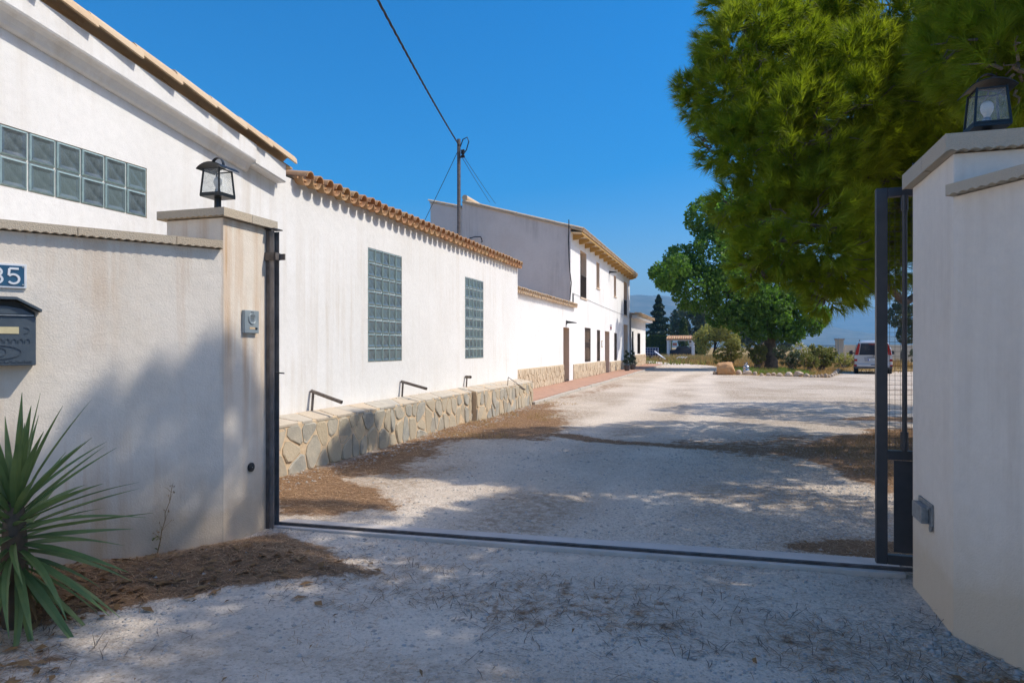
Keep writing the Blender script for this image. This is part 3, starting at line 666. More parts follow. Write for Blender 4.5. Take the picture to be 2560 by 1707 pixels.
for i in range(14):   # verge tiles climbing the gable
    x = -5.62 - .415 * i
    if x < ridge_x + .2: break
    mx = Matrix.Translation((x, hy0 + .03 + rs.uniform(-.012, .012), 6.435 + (-5.66 - x) * sl + rs.uniform(0, .008))) @ Matrix.Rotation(R(15.6) + .03, 4, 'Y'); link('roof_tile', COVERP, FH, False, mx)
for i in range(4):
    x = -11.2 - .40 * i; mx = Matrix.Translation((x, hy0 + .3, 7.70 + (-11.03 - x) * .24)) @ Matrix.Rotation(R(13.8) + .03, 4, 'Y'); link('roof_tile', COVERP, FH, False, mx)
q = MB(); q.tube([(ridge_x + .12, hy0 - .02, rz + .07), (ridge_x + .12, hy1, rz + .07)], .13, 10); q.build('ridge_cap', TERRAP, FH, smooth=True)
eave(FH, -5.60, hy0 + .02, hy1 + .05, 6.40, .236, R(15.6), COVERP, CHANP)
q = MB(); q.prism([(-5.68, hy0 + .0, 6.33), (-5.655, hy0, 6.33), (-5.655, hy0, 6.245), (-5.68, hy0, 6.245)], (0, 0, 0), (0, hy1 - hy0, 0)); q.build('fascia', OCHRE, FH)
q = MB(); q.prism([(HX, hy0, 6.355), (-5.683, hy0, 6.325), (-5.683, hy0, 6.305), (HX, hy0, 6.335)], (0, .02, 0), (0, hy1 - hy0 - .02, 0)); q.build('soffit', SOFF, FH)
raf = MB(); raf.prism([(HX + .003, 0, 6.30), (-5.69, 0, 6.285), (-5.69, 0, 6.20), (-5.74, 0, 6.175), (-5.80, 0, 6.17), (-5.86, 0, 6.13), (-5.95, 0, 6.10), (HX + .003, 0, 6.09)], (0, -.065, 0), (0, .065, 0)); rafm = raf.mesh('rafter', OCHRE)
for i in range(15): link('rafter', rafm, FH, False, Matrix.Translation((0, hy0 + .55 + i * 1.30, 0)))
for (ya, yb, za, zb) in GW:
    q = MB(); q.box(HX - .073, HX - .05, ya + .01, yb - .01, za + .01, zb - .01); w = q.build('window', SHUT, FH)
    q = MB(); q.box(HX - .0485, HX - .044, ya + .07, (ya + yb) / 2 - .03, za + .08, zb - .08); q.box(HX - .0485, HX - .044, (ya + yb) / 2 + .03, yb - .07, za + .08, zb - .08); q.build('blind', SHUT, w)
    q = MB(); x0, x1 = HX - .014, HX + .006; nb = 7 if yb - ya > 1.2 else 5
    for i in range(nb + 1):
        y = ya + .03 + (yb - ya - .06) * i / nb; q.box(x0, x1, y - .009, y + .009, za + .02, zb - .02)
    zm = (za + zb) / 2 + .02
    for z in (za + .035, za + .12, zm - .08, zm, zm + .08, zb - .12, zb - .035): q.box(x0 + .005, x1 - .005, ya + .02, yb - .02, z - .013, z + .013)
    for sgn in (-1, 1):
        for c_ in (.28, .72): q.lathe([(.05, 0), (.06, .006), (.05, .012)], (HX, ya + (yb - ya) * c_, zm + sgn * .2), 8, 'x')
    q.build('grille', GRILL, w)
for (ya, yb, za, zb) in DW:
    q = MB(); q.box(HX - .337, HX - .28, ya + .01, yb - .01, za, zb - .01); d = q.build('door', DOORB, FH)
    q = MB(); q.box(HX - .278, HX - .262, yb - .2, yb - .15, 1.0, 1.2); q.build('handle', GALV, d)
for i, (ya, yb, za, zb) in enumerate(UW):
    q = MB(); q.box(HX - .297, HX - .25, ya + .01, yb - .01, za + .01, zb - .01); w = q.build('window', SHUT, FH)
    q = MB(); q.box(HX - .248, HX - .243, ya + .08, (ya + yb) / 2 - .03, za + .1, zb - .1); q.box(HX - .248, HX - .243, (ya + yb) / 2 + .03, yb - .08, za + .1, zb - .1); q.build('pane', PANE, w)
    q = MB(); q.box(HX - .10, HX + .05, ya - .04, yb + .04, za - .055, za - .003); q.build('sill', CREAM, w)
    if i in (0, 3):
        q = MB(); zt = za + .98
        for k_ in range(11): y = ya + .04 + (yb - ya - .08) * k_ / 10; q.box(HX - .035, HX - .015, y - .01, y + .01, za + .05, zt)
        q.box(HX - .045, HX - .005, ya, yb, zt, zt + .035); q.box(HX - .04, HX - .01, ya, yb, za + .045, za + .07); q.build('railing', GRILL, FH)
cladding(FH, HX, [(28.72, 36.9, .76), (38.55, 44.2, .67)], rs)
# painted downpipe at the far corner with a hopper
q = MB(); q.tube([(HX + .07, hy1 - .12, 3.55), (HX + .07, hy1 - .12, .12)], .05, 8); q.box(HX + .01, HX + .16, hy1 - .22, hy1 - .02, 3.5, 3.8)
dp = q.build('downpipe', GREYM); tag(dp, 'grey downpipe with a hopper on the far corner of the farmhouse', 'downpipe')

# ================================================================== FAR ANNEX
FA = T('end_annex', 'small single storey white annex at the far end of the farmhouse', 'building', (HX, 52, 0))
AW = [(48.4, 49.35, 1.0, 2.62), (51.6, 53.5, .99, 2.55)]
b = MB(); wall_x(b, HX, 47.30, 57.2, -.1, 3.5, [(*w, .12) for w in AW]); box_rest(b, HX, -12, 47.30, 57.2, -.1, 3.5, 3.5); b.build('wall', [WHITE, CREAM], FA)
for (ya, yb, za, zb) in AW:
    q = MB(); q.box(HX - .117, HX - .09, ya + .01, yb - .01, za + .01, zb - .01); w = q.build('window', SHUT, FA)
    q = MB(); q.box(HX - .088, HX - .084, ya + .1, (ya + yb) / 2 - .04, za + .1, zb - .1); q.box(HX - .088, HX - .084, (ya + yb) / 2 + .04, yb - .1, za + .1, zb - .1); q.build('pane', PANE, w)
    q = MB()
    for k_ in range(8): y = ya + .03 + (yb - ya - .06) * k_ / 7; q.box(HX - .03, HX + .0, y - .012, y + .012, za + .01, zb - .01)
    for z in (za + .05, (za + zb) / 2, zb - .05): q.box(HX - .025, HX - .005, ya + .01, yb - .01, z - .012, z + .012)
    q.build('grille', GRILL, w)
q = MB(); q.box(HX - .02, -5.62, 47.33, 57.7, 3.503, 3.72); q.build('eave_band', WHITE, FA)
q = MB(); q.prism([(-5.5, 47.3, 3.73), (-5.5, 47.3, 3.80), (-12.2, 47.3, 4.7), (-12.2, 47.3, 4.63)], (0, 0, 0), (0, 10.5, 0)); q.build('roof', TERRAP, FA)
eave(FA, -5.44, 47.4, 57.8, 3.75, .30, R(8), COVERP, CHANP)
q = MB(); q.box(-8.3, -8.1, 55.0, 55.2, 4.2, 4.9); q.build('chimney_pipe', GREYM, FA)
cladding(FA, HX, [(47.35, 57.18, .93)], rs)

# fittings on the fronts
def wall_lamp(y, z, label):
    t = T('wall_lamp', label, 'wall lamp', (HX, y, z), 0, 'black wall lamps on the white fronts')
    q = MB(); q.box(HX + .001, HX + .03, y - .05, y + .05, z - .10, z + .06); q.build('bracket', BLACK, t)
    q = MB(); q.prism([(HX + .03, y, z + .05), (HX + .42, y, z - .02), (HX + .42, y, z - .05), (HX + .03, y, z - .06)], (0, -.10, 0), (0, .10, 0)); q.build('lamp_shade', BLACK, t)
wall_lamp(27.4, 2.53, 'black wall lamp above the brown door of the low annex')
wall_lamp(38.45, 5.74, 'black wall lamp high on the farmhouse between two upper windows')
pl = T('wall_plaque', 'small framed plaque beside the second barred window', 'plaque', (HX, 35.98, 1.67))
q = MB(); q.box(HX + .001, HX + .02, 35.76, 36.2, 1.49, 1.85); q.build('frame', ROCKP, pl)
q = MB(); q.box(HX + .021, HX + .026, 35.82, 36.14, 1.54, 1.80); q.build('panel', WPAINT, pl)
sg = T('hanging_sign', 'narrow red and white sign projecting from the farmhouse front', 'sign', (HX, 38.6, 2.6))
q = MB(); q.box(HX + .002, HX + .10, 38.72, 38.75, 2.45, 2.80); q.build('board', WPAINT, sg)
SRED = M('sign_red', (0.42, 0.05, 0.05), None, 4, 0.5)
q = MB(); q.box(HX + .02, HX + .085, 38.715, 38.718, 2.52, 2.66); q.build('stripe', SRED, sg)
def topiary(x, y, label):
    t = T('potted_topiary', label, 'topiary', (x, y, .1), 0, 'spiral topiary pots on the pavement')
    q = MB(); q.lathe([(.13, 0), (.17, .10), (.19, .26), (.205, .30), (.205, .335), (.175, .335), (.17, .29)], (x, y, .1), 16); q.build('pot', DARKM, t, smooth=True)
    q = MB(); q.tube([(x, y, .40), (x, y, 1.25)], .018, 6); q.build('stem', DARKTRUNK, t)
    k = 1400; a = RNG.random(k); ang = a * 2 * math.pi * 2.6; rad = .19 * (1 - .75 * a); tr = .10 * (1 - .55 * a)
    C = np.stack([x + rad * np.cos(ang), y + rad * np.sin(ang), .50 + a * .78], 1) + RNG.normal(0, .5, (k, 3)) * tr[:, None]
    leaves('crown', C, .035, DARK_L, t)
def leaves(name, C, size, mat_, parent=None, up=0.0, kind=None, asp=.5):
    """a folded four-cornered leaf at each centre, random attitude"""
    n = len(C); d = RNG.normal(0, 1, (n, 3)); d[:, 2] += up; d /= np.linalg.norm(d, axis=1)[:, None]
    e = np.cross(d, RNG.normal(0, 1, (n, 3))); e /= np.linalg.norm(e, axis=1)[:, None] + 1e-9
    s = size * (0.65 + 0.7 * RNG.random((n, 1)))
    V = np.stack([C - d * s, C + e * s * asp, C + d * s, C - e * s * asp], 1).reshape(-1, 3)
    F = np.arange(4 * n).reshape(n, 4); return np_mesh(name, V, F, mat_, parent, kind)
topiary(-5.46, 40.7, 'nearer spiral topiary in a dark pot by the last farmhouse door')
topiary(-5.40, 42.9, 'farther spiral topiary in a dark pot by the last farmhouse door')

# cables and mast
CAB = M('black_cable', (0.012, 0.012, 0.014), (0.02, 0.02, 0.022), 20, 0.6)
ms = T('service_mast', 'slim steel service mast rising behind the outbuilding roof', 'mast', (-7.22, 18.2, 3.4))
q = MB(); q.tube([(-7.216, 18.18, 3.36), (-7.216, 18.18, 7.43)], .055, 6); q.build('pole', BROWNM, ms)
q = MB(); q.tube([(-7.18, 18.2, 7.22), (-7.10, 18.2, 7.42), (-6.98, 18.22, 7.48), (-6.93, 18.22, 7.35), (-7.0, 18.22, 7.12), (-7.1, 18.2, 6.98)], .016, 6); q.build('cable_loop', CAB, ms)
q = MB()
for z in (6.93, 7.02, 7.08): q.lathe([(.03, -.05), (.045, -.02), (.03, 0), (.045, .02), (.03, .05)], (-7.08, 18.14, z), 8, 'x')
q.box(-7.17, -7.02, 18.13, 18.15, 6.88, 6.92); q.build('insulator', BLACK, ms)
def sag(a, b, s, n=24): a, b = Vector(a), Vector(b); return [a.lerp(b, i / n) - Vector((0, 0, 4 * s * (i / n) * (1 - i / n))) for i in range(n + 1)]
q = MB(); pts = sag((-3.6, 5.0, 6.02), (-7.2, 18.16, 7.25), .10, 160)
ax = (Vector((-7.2, 18.16, 7.25)) - Vector((-3.6, 5.0, 6.02))).normalized(); e1 = ax.orthogonal().normalized(); e2 = ax.cross(e1)
for ph in (0, 2.09, 4.19): q.tube([p_ + (e1 * math.cos(i * .55 + ph) + e2 * math.sin(i * .55 + ph)) * .011 for i, p_ in enumerate(pts)], .0105, 5)
tag(q.build('service_cable', CAB), 'twisted black overhead cable running to the service mast', 'cable')
q = MB(); q.tube(sag((-7.23, 18.2, 7.15), (-9.5, 20.5, 5.35), .02), .009, 5); tag(q.build('guy_wire', CAB), 'guy wire slanting left from the service mast', 'wire', 'guy wires of the service mast')
q = MB(); q.tube(sag((-7.15, 18.2, 6.95), (-9.71, 28.1, 7.80), .03), .008, 5); tag(q.build('guy_wire', CAB), 'left one of two wires from mast to farmhouse roof', 'wire', 'guy wires of the service mast')
q = MB(); q.tube(sag((-7.13, 18.2, 7.02), (-9.45, 28.1, 7.72), .03), .008, 5); tag(q.build('guy_wire', CAB), 'right one of two wires from mast to farmhouse roof', 'wire', 'guy wires of the service mast')
q = MB(); q.tube([(-10.67, 28.18, 6.22), (-10.6, 28.02, 6.27), (-10.35, 28.0, 6.31), (-10.1, 28.0, 6.30), (-10.05, 28.0, 6.2), (-10.02, 28.0, 6.08), (-10.08, 28.02, 6.06)], .022, 6); tag(q.build('cable_hook', CAB), 'bent black cable hook on the shaded gable wall', 'hook')
q = MB(); q.tube([(-6.21, 28.14, 6.85), (-6.2, 28.12, 6.72), (-6.23, 28.16, 6.0), (-6.20, 28.14, 5.2), (-6.15, 28.13, 4.6), (-6.10, 28.13, 4.2), (-6.16, 28.15, 3.5)], .022, 6); tag(q.build('corner_cable', CAB), 'black cable down the near corner of the farmhouse', 'cable')
q = MB(); q.tube(sag((HX + .02, 28.5, 3.80), (HX + .02, 44.2, 3.57), .03), .006, 5); tag(q.build('wall_cable', CAB), 'thin dark cable strung along the farmhouse front', 'cable')
q = MB(); q.box(HX + .002, HX + .03, 28.55, 28.75, 3.42, 3.78); tag(q.build('junction_box', GREYM), 'small grey junction plate at the annex roof end', 'box')

# ================================================================== BOUNDARY WALLS AND GATE PILLARS
def coping_block(L, D, H, mats, name='coping_stone', amp=.010, period=.053):
    """block lying along local +X, front edge at y = 0, underside scalloped"""
    n = max(4, int(L / period * 6)); q = MB(); ring = []
    for i in range(n + 1):
        x = L * i / n; zb = amp * abs(math.sin(math.pi * x / period)) if 0 < i < n else 0
        ring.append([(x, 0, zb), (x, 0, H), (x, D, H), (x, D, zb)])
    vs = sum(ring, []); fs = []
    for i in range(n):
        a = 4 * i
        for k in range(4): fs.append((a + k, a + (k + 1) % 4, a + 4 + (k + 1) % 4, a + 4 + k))
    fs += [(0, 1, 2, 3), (4 * n + 3, 4 * n + 2, 4 * n + 1, 4 * n)]
    q.add(vs, fs); return q.mesh(name, mats)
def rnd_edge_wall(mb, pts, z0, z1):
    """vertical prism over plan polygon pts"""
    return mb.prism([(p[0], p[1], z0) for p in pts], (0, 0, 0), (0, 0, z1 - z0))
# left splayed wall
LW = T('boundary_wall', 'stained beige boundary wall carrying the number plate and letterbox', 'wall', (-4.4, 3.0, 0))
ldx, ldy = -.545, -.839; lnx, lny = .839, -.545
def lw(t, off=0.0): return (-3.6 + ldx * t + lnx * off, 4.27 + ldy * t + lny * off)
a0, a1, b1, b0 = lw(0.002), lw(2.85), lw(2.85, -.2), (-3.86, 4.268)
q = MB(); rnd_edge_wall(q, [a0, a1, b1, b0], -.15, 2.232); q.build('wall', BEIGE, LW)
yaw = math.atan2(-ldy, -ldx)       # blocks run from the road end towards the pillar
joints = [2.85, 2.37, 1.88, 1.405, .935, .332, .012]
for t1, t0 in zip(joints, joints[1:]):
    L = t1 - t0 - .004; me = coping_block(L, .30, .062, COPE); p0 = lw(t1, .05)
    mx = Matrix.Translation((p0[0], p0[1], 2.233)) @ Matrix.Rotation(yaw, 4, 'Z'); link('coping_stone', me, LW, False, mx)
# right splayed wall
RW = T('boundary_wall', 'pale boundary wall in shade running off to the right of the gate', 'wall', (1.9, 2.8, 0))
rdx, rdy = .51, -.86; rnx, rny = -.86, -.51
def rw(t, off=0.0): return (1.14 + rdx * t + rnx * off, 4.06 + rdy * t + rny * off)
q = MB(); rnd_edge_wall(q, [rw(0.002), (1.40, 4.058), rw(5.0, -.2), rw(5.0)], -.15, 2.278); q.build('wall', GREYW, RW)
yaw = math.atan2(rdy, rdx)
for t0 in np.arange(-.0, 5.0, .5):
    me = coping_block(.496, .30, .058, COPE)
    p0 = rw(t0 + .496, .05); mx = Matrix.Translation((p0[0], p0[1], 2.279)) @ Matrix.Rotation(yaw + math.pi, 4, 'Z') @ Matrix.Scale(-1, 4, (0, 1, 0))
    # local +X runs back towards the pillar, depth away from the road
    link('coping_stone', me, RW, False, mx)
def pillar(label, x0, x1, y0, y1, ztop, caph, mat_, front_left, hand):
    t = T('gate_pillar', label, 'gate pillar', ((x0 + x1) / 2, (y0 + y1) / 2, 0), 0, 'gate pillars with lanterns')
    q = MB(); q.box(x0, x1, y0, y1, -.15, ztop); q.build('shaft', mat_, t, bevel=.008)
    o = .048; ym = (y0 + y1) / 2
    L = x1 - x0 + 2 * o; D = (y1 - y0) / 2 + o - .002
    for k_, yy_ in enumerate((y0 - o, ym + .002)):
        me = coping_block(L, D, caph, COPE, 'cap_stone', amp=.010 if k_ == 0 else .004)
        link('cap_stone', me, t, False, Matrix.Translation((x0 - o, yy_, ztop + .001)))
    return t
PL = pillar('beige left gate pillar with the intercom on its side', -4.13, -3.6, 4.27, 4.815, 2.478, .065, BEIGE, True, 1)
PR = pillar('pale right gate pillar with a galvanised box on its side', 1.14, 1.72, 4.06, 4.86, 2.503, .092, GREYW, False, -1)

def lantern(label, x, y, z):
    t = T('gate_lantern', label, 'lantern', (x, y, z), 0, 'lanterns on the gate pillars')
    q = MB(); q.lathe([(.040, 0), (.040, .012), (.027, .016), (.026, .135), (.032, .14)], (0, 0, 0), 14); q.build('post', BLACK, t, True, smooth=True)
    zb, zt = .142, .355; wb, wt = .088, .072; r = .0075
    q = MB(); q.box(-wb - .004, wb + .004, -wb - .004, wb + .004, zb - .008, zb + .010)
    cb = [(-wb, -wb), (wb, -wb), (wb, wb), (-wb, wb)]; ct = [(-wt, -wt), (wt, -wt), (wt, wt), (-wt, wt)]
    for i in range(4):
        q.tube([(cb[i][0], cb[i][1], zb), (ct[i][0], ct[i][1], zt)], r, 4)
        j = (i + 1) % 4
        q.tube([(cb[i][0], cb[i][1], zb + .016), (cb[j][0], cb[j][1], zb + .016)], r * .8, 4); q.tube([(ct[i][0], ct[i][1], zt - .006), (ct[j][0], ct[j][1], zt - .006)], r * .8, 4)
    q.build('frame', BLACK, t, True)
    for i in range(4):
        j = (i + 1) % 4; q = MB(); f = .93
        q.quad((cb[i][0] * f, cb[i][1] * f, zb + .012), (cb[j][0] * f, cb[j][1] * f, zb + .012), (ct[j][0] * f, ct[j][1] * f, zt - .008), (ct[i][0] * f, ct[i][1] * f, zt - .008)); q.build('pane', LGLASS, t, True)
    # arched sheet roof
    q = MB(); n = 12; W = .118; D = .105; up = []; lo = []
    for k in range(n + 1):
        x_ = -W + 2 * W * k / n; z_ = zt + .004 + .045 * (1 - (x_ / W) ** 2) ** .8 if abs(x_) < W else zt + .004
        up.append((x_, z_ - .008)); lo.append((x_, z_ - .013))
    ring = [(p[0], -D, p[1]) for p in up] + [(p[0], -D, p[1]) for p in reversed(lo)]
    q.prism(ring, (0, 0, 0), (0, 2 * D, 0)); q.build('roof', BLACK, t, True)
    q = MB(); ring = []
    for k in range(11):
        a = math.pi * k / 10; ring.append((.056 * math.cos(a), .062 * math.sin(a)))
    outer = [(p[0], -.014, zt + .034 + p[1]) for p in ring]; inner = [(p[0] * .93, -.014, zt + .034 + p[1] * .93) for p in reversed(ring)]
    q.prism(outer + inner, (0, 0, 0), (0, .028, 0)); q.build('carrying_ring', BLACK, t, True)
    q = MB(); q.lathe([(.022, 0), (.022, .045), (.018, .052)], (0, 0, zb + .010), 14); q.build('socket', GALV, t, True, smooth=True)
    q = MB(); q.lathe([(.014, .05), (.018, .065), (.029, .085), (.033, .105), (.030, .125), (.020, .140), (.006, .147)], (0, 0, zb + .010), 16); q.build('bulb', PLASTIC_W, t, True, smooth=True)
    return t
lantern('black lantern on the left gate pillar, against the white wall', -3.82, 4.47, 2.545)
lantern('black lantern on the right gate pillar, against the pine', 1.43, 4.50, 2.597)

# ------------------------------------------------------------------ things fixed to the left wall (frame: x along the wall towards the pillar, y out of the wall)
def lw_frame(t, z): 
    p_ = lw(t); return Matrix.Translation((p_[0], p_[1], z)) @ Matrix(((-ldx, lnx, 0, 0), (-ldy, lny, 0, 0), (0, 0, 1, 0), (0, 0, 0, 1)))
def lw_thing(name, label, cat, t, z):
    o = T(name, label, cat); m = lw_frame(t, z); o.matrix_basis = m; return o
BLUE = M('enamel_blue', (0.015, 0.075, 0.15), (0.02, 0.09, 0.17), 9, 0.3, spec=0.6)
EWHITE = M('enamel_white', (0.74, 0.76, 0.78), (0.66, 0.68, 0.7), 9, 0.35)
def stroke(mb, pts, w, y0, y1):
    """flat letter stroke in the x-z plane, extruded in y"""
    pts = [Vector((p_[0], 0, p_[1])) for p_ in pts]; L_ = []; R_ = []
    for i, p_ in enumerate(pts):
        d = (pts[min(i + 1, len(pts) - 1)] - pts[max(i - 1, 0)]).normalized(); nrm = Vector((-d.z, 0, d.x)) * w / 2; L_.append(p_ + nrm); R_.append(p_ - nrm)
    for i in range(len(pts) - 1):
        mb.prism([L_[i], L_[i + 1], R_[i + 1], R_[i]], (0, y0, 0), (0, y1, 0))
def arc(cx, cz, rx, rz, a0, a1, n=12): return [(cx + rx * math.cos(R(a0 + (a1 - a0) * i / n)), cz + rz * math.sin(R(a0 + (a1 - a0) * i / n))) for i in range(n + 1)]
hn = lw_thing('number_plate', 'blue enamel house number plate reading 35 above the letterbox', 'number plate', 1.210, 1.95)
q = MB(); q.box(-.235, 0, .004, .016, -.077, .077); q.build('plate', EWHITE, hn, True, bevel=.002)
q = MB(); q.box(-.222, -.013, .0163, .019, -.064, .064); q.build('enamel_field', BLUE, hn, True)
for i, cx in enumerate((-.155, -.068)):
    q = MB(); w = .013
    if i == 0:
        stroke(q, arc(cx, .021, .026, .0235, 150, -90), w, .0193, .0235); stroke(q, arc(cx, -.0255, .029, .0245, 90, -150), w, .0193, .0236)
    else:
        stroke(q, [(cx + .026, .045), (cx - .022, .045)], w, .0193, .0235); stroke(q, [(cx - .022, .0445), (cx - .025, .002)], w, .0193, .0236)
        stroke(q, arc(cx - .001, -.020, .029, .029, 142, -145, 16), w, .0193, .0237)
    q.build('digit', EWHITE, hn, True)
q = MB()
for sx in (-.214, -.021):
    for sz in (-.056, .056): q.lathe([(.004, .019), (.005, .022), (.002, .0235)], (sx, 0, sz), 8, 'y')
q.build('screw', GALV, hn, True)

LBX = M('letterbox_paint', (0.055, 0.075, 0.095), (0.07, 0.09, 0.11), 9, 0.38, 0.08, 70, spec=.5)
mbx = lw_thing('letterbox', 'dark grey wall letterbox with a small gabled lid', 'letterbox', 1.17, 1.385)
q = MB(); q.box(-.40, 0, .004, .118, 0, .305); q.build('body', LBX, mbx, True, bevel=.006)
gab = [(0.028, .352), (-.10, .425), (-.30, .425), (-.428, .352)]
q = MB(); q.prism([(x_, 0, z_) for x_, z_ in gab] + [(x_, 0, z_ - .016) for x_, z_ in reversed(gab)], (0, .004, 0), (0, .155, 0)); q.build('roof', LBX, mbx, True)
q = MB(); q.prism([(-.002, 0, .307), (-.002, 0, .335), (-.10, 0, .405), (-.30, 0, .405), (-.398, 0, .335), (-.398, 0, .307)], (0, .005, 0), (0, .06, 0)); q.build('hood_back', BLACK, mbx, True)
q = MB(); q.prism([(-.012, 0, .318), (-.07, 0, .352), (-.15, 0, .368), (-.25, 0, .368), (-.33, 0, .352), (-.388, 0, .318)], (0, .062, 0), (0, .122, 0)); q.build('flap', LBX, mbx, True, bevel=.004)
q = MB(); q.box(-.39, -.012, .121, .127, .308, .316); q.build('flap_rim', GALV, mbx, True)
q = MB(); q.box(-.27, -.088, .119, .1215, .198, .240); q.build('name_card', M('name_card', (0.62, 0.54, 0.32), (0.56, 0.48, 0.28), 20, 0.5), mbx, True)
q = MB()
stroke(q, arc(-.063, .219, .030, .019, 90, -90), .003, .119, .1225)
stroke(q, arc(-.20, .085, .125, .043, 0, 360, 30), .004, .119, .1235); stroke(q, arc(-.20, .085, .05, .03, 0, 360, 20), .003, .119, .1225)
for k in range(10):
    cx = -.35 + k * .034
    if abs(cx + .2) > .16: continue
    stroke(q, [(cx - .012, .142), (cx - .012, .158), (cx, .168), (cx + .012, .158), (cx + .012, .142)], .003, .119, .1228); stroke(q, [(cx - .012, .034), (cx - .012, .022), (cx + .012, .022), (cx + .012, .034)], .003, .119, .1228)
stroke(q, [(-.045, .028), (-.022, .028), (-.022, .021), (-.045, .021)], .003, .119, .1225); q.build('embossing', LBX, mbx, True)

ic = T('intercom', 'small silver intercom on the left gate pillar', 'intercom', (-3.6, 4.56, 1.70))
ICM = M('silver_plastic', (0.33, 0.38, 0.40), (0.28, 0.33, 0.35), 12, 0.35, metallic=.2)
q = MB(); q.box(.001, .032, -.085, .085, -.09, .09); q.build('housing', ICM, ic, True, bevel=.005)
q = MB(); q.lathe([(.042, .032), (.046, .036), (.040, .039), (.036, .036)], (0, 0, .025), 24, 'x'); q.build('speaker', ICM, ic, True, smooth=True)
q = MB(); 
for k in range(5): q.box(.0385, .0395, -.022, .022, .005 + k * .010, .007 + k * .010)
q.build('speaker_slot', DARKM, ic, True)
q = MB(); q.box(.0322, .034, -.03, .035, -.058, -.042); q.build('name_card', MORTAR, ic, True)
q = MB(); q.box(.0322, .036, .04, .062, -.06, -.045); q.box(.0322, .034, -.015, .018, .072, .078); q.build('button', BLACK, ic, True)
cp_ = T('blanking_cap', 'round black cap low on the left gate pillar', 'cap', (-3.6, 4.58, .545))
q = MB(); q.lathe([(.036, .001), (.036, .014), (.030, .018), (.004, .018)], (0, 0, 0), 22, 'x'); q.build('disc', BLACK, cp_, True, smooth=True)
q = MB(); q.lathe([(.005, .0182), (.004, .021)], (0, 0, 0), 8, 'x'); q.build('screw', GALV, cp_, True)

# ------------------------------------------------------------------ gate hardware
gp = T('gate_post', 'tall steel catch post at the left side of the gateway', 'post', (-3.57, 4.84, 0))
q = MB(); q.box(-3.598, -3.568, 4.77, 4.805, 0, 2.462); q.build('post', BROWNM, gp)
q = MB(); q.box(-3.567, -3.562, 4.772, 4.85, 0.0, 2.455); q.box(-3.561, -3.525, 4.774, 4.779, 0.0, 2.455); q.box(-3.561, -3.525, 4.843, 4.848, 0.0, 2.455); q.build('channel', GREYM, gp)
q = MB(); q.box(-3.60, -3.505, 4.755, 4.865, 2.464, 2.474); q.build('cap_plate', DARKM, gp)
q = MB(); q.box(-3.615, -3.50, 4.752, 4.762, 2.21, 2.275); q.box(-3.497, -3.44, 4.80, 4.812, 2.215, 2.265); q.box(-3.508, -3.490, 4.752, 4.815, 2.213, 2.272); q.build('latch_bracket', BROWNM, gp)
q = MB(); q.tube([(-3.55, 4.83, 1.29), (-3.445, 4.80, 1.285)], .006, 6); q.build('pin', DARKM, gp)
q = MB(); q.tube([(-3.61, 4.755, 2.205), (-3.61, 4.735, 2.205)], .009, 8); q.build('bolt', DARKM, gp)

ct = MB()
ct.prism([(-3.6, 4.80, 0), (1.14, 5.01, 0), (1.14, 5.34, 0), (-3.6, 5.06, 0)], (0, 0, -.1), (0, 0, .022)); cs = ct.build('threshold', CONC, bevel=.006); tag(cs, 'narrow concrete threshold strip across the gateway', None, kind='structure')
tr = T('gate_rail', 'steel sliding gate rail set across the gateway', 'rail', (-1.2, 4.97, .02))
d_ = Vector((4.75, .215, 0)).normalized(); nn = Vector((-d_.y, d_.x, 0)); o_ = Vector((-3.55, 4.865, .022))
q = MB(); q.prism([o_ - nn * .016, o_ + nn * .016, o_ + nn * .016 + Vector((0, 0, .008)), o_ - nn * .016 + Vector((0, 0, .008))], (0, 0, .001), d_ * 6.9 + Vector((0, 0, .001))); q.build('base_plate', BROWNM, tr)
q = MB(); q.tube([o_ + Vector((0, 0, .016)), o_ + d_ * 6.9 + Vector((0, 0, .014))], .010, 8); q.build('running_bar', BROWNM, tr, smooth=True)

sgx = .978
sgt = T('sliding_gate', 'dark grey steel sliding gate drawn open behind the right pillar', 'gate', (sgx, 5.11, .05))
g0, g1 = 5.082, 5.132
q = MB(); q.box(sgx, sgx + .068, g0, g1, .055, 2.56); q.build('stile', DARKM, sgt, bevel=.003)
q = MB(); q.box(sgx + 4.6, sgx + 4.668, g0, g1, .055, 2.56); q.build('stile', DARKM, sgt, bevel=.003)
for z0, z1 in ((.055, .118), (.752, .812), (2.50, 2.56)):
    q = MB(); q.box(sgx + .07, sgx + 4.598, g0 + .001, g1 - .001, z0, z1); q.build('rail', DARKM, sgt, bevel=.003)
q = MB(); q.box(sgx + .108, sgx + 4.58, g0 + .018, g0 + .024, .135, .745); q.build('panel', DARKM, sgt)
q = MB(); q.tube([(sgx + .165, g0 - .012, .815), (sgx + .165, g0 - .012, 2.42)], .016, 10); q.lathe([(.022, 0), (.022, .10)], (sgx + .165, g0 - .012, 2.40), 10); q.lathe([(.024, 0), (.024, .12)], (sgx + .165, g0 - .012, .82), 10); q.build('upright_tube', DARKM, sgt, smooth=True)
q = MB()
for k in range(28): x_ = sgx + .085 + k * .032; q.box(x_ - .0009, x_ + .0009, g0 + .028, g0 + .030, .815, 2.497)
for k in range(52): z_ = .83 + k * .032; q.box(sgx + .07, sgx + .98, g0 + .0302, g0 + .032, z_ - .0009, z_ + .0009)
tag(q.build('wire_mesh', DARKM, sgt), kind='stuff')
gb = T('gate_stop', 'galvanised box stop bolted to the side of the right gate pillar', 'gate stop', (1.139, 4.55, .53))
q = MB(); q.box(-.052, -.012, -.10, .10, -.045, .05); q.build('box', GALV, gb, True, bevel=.004)
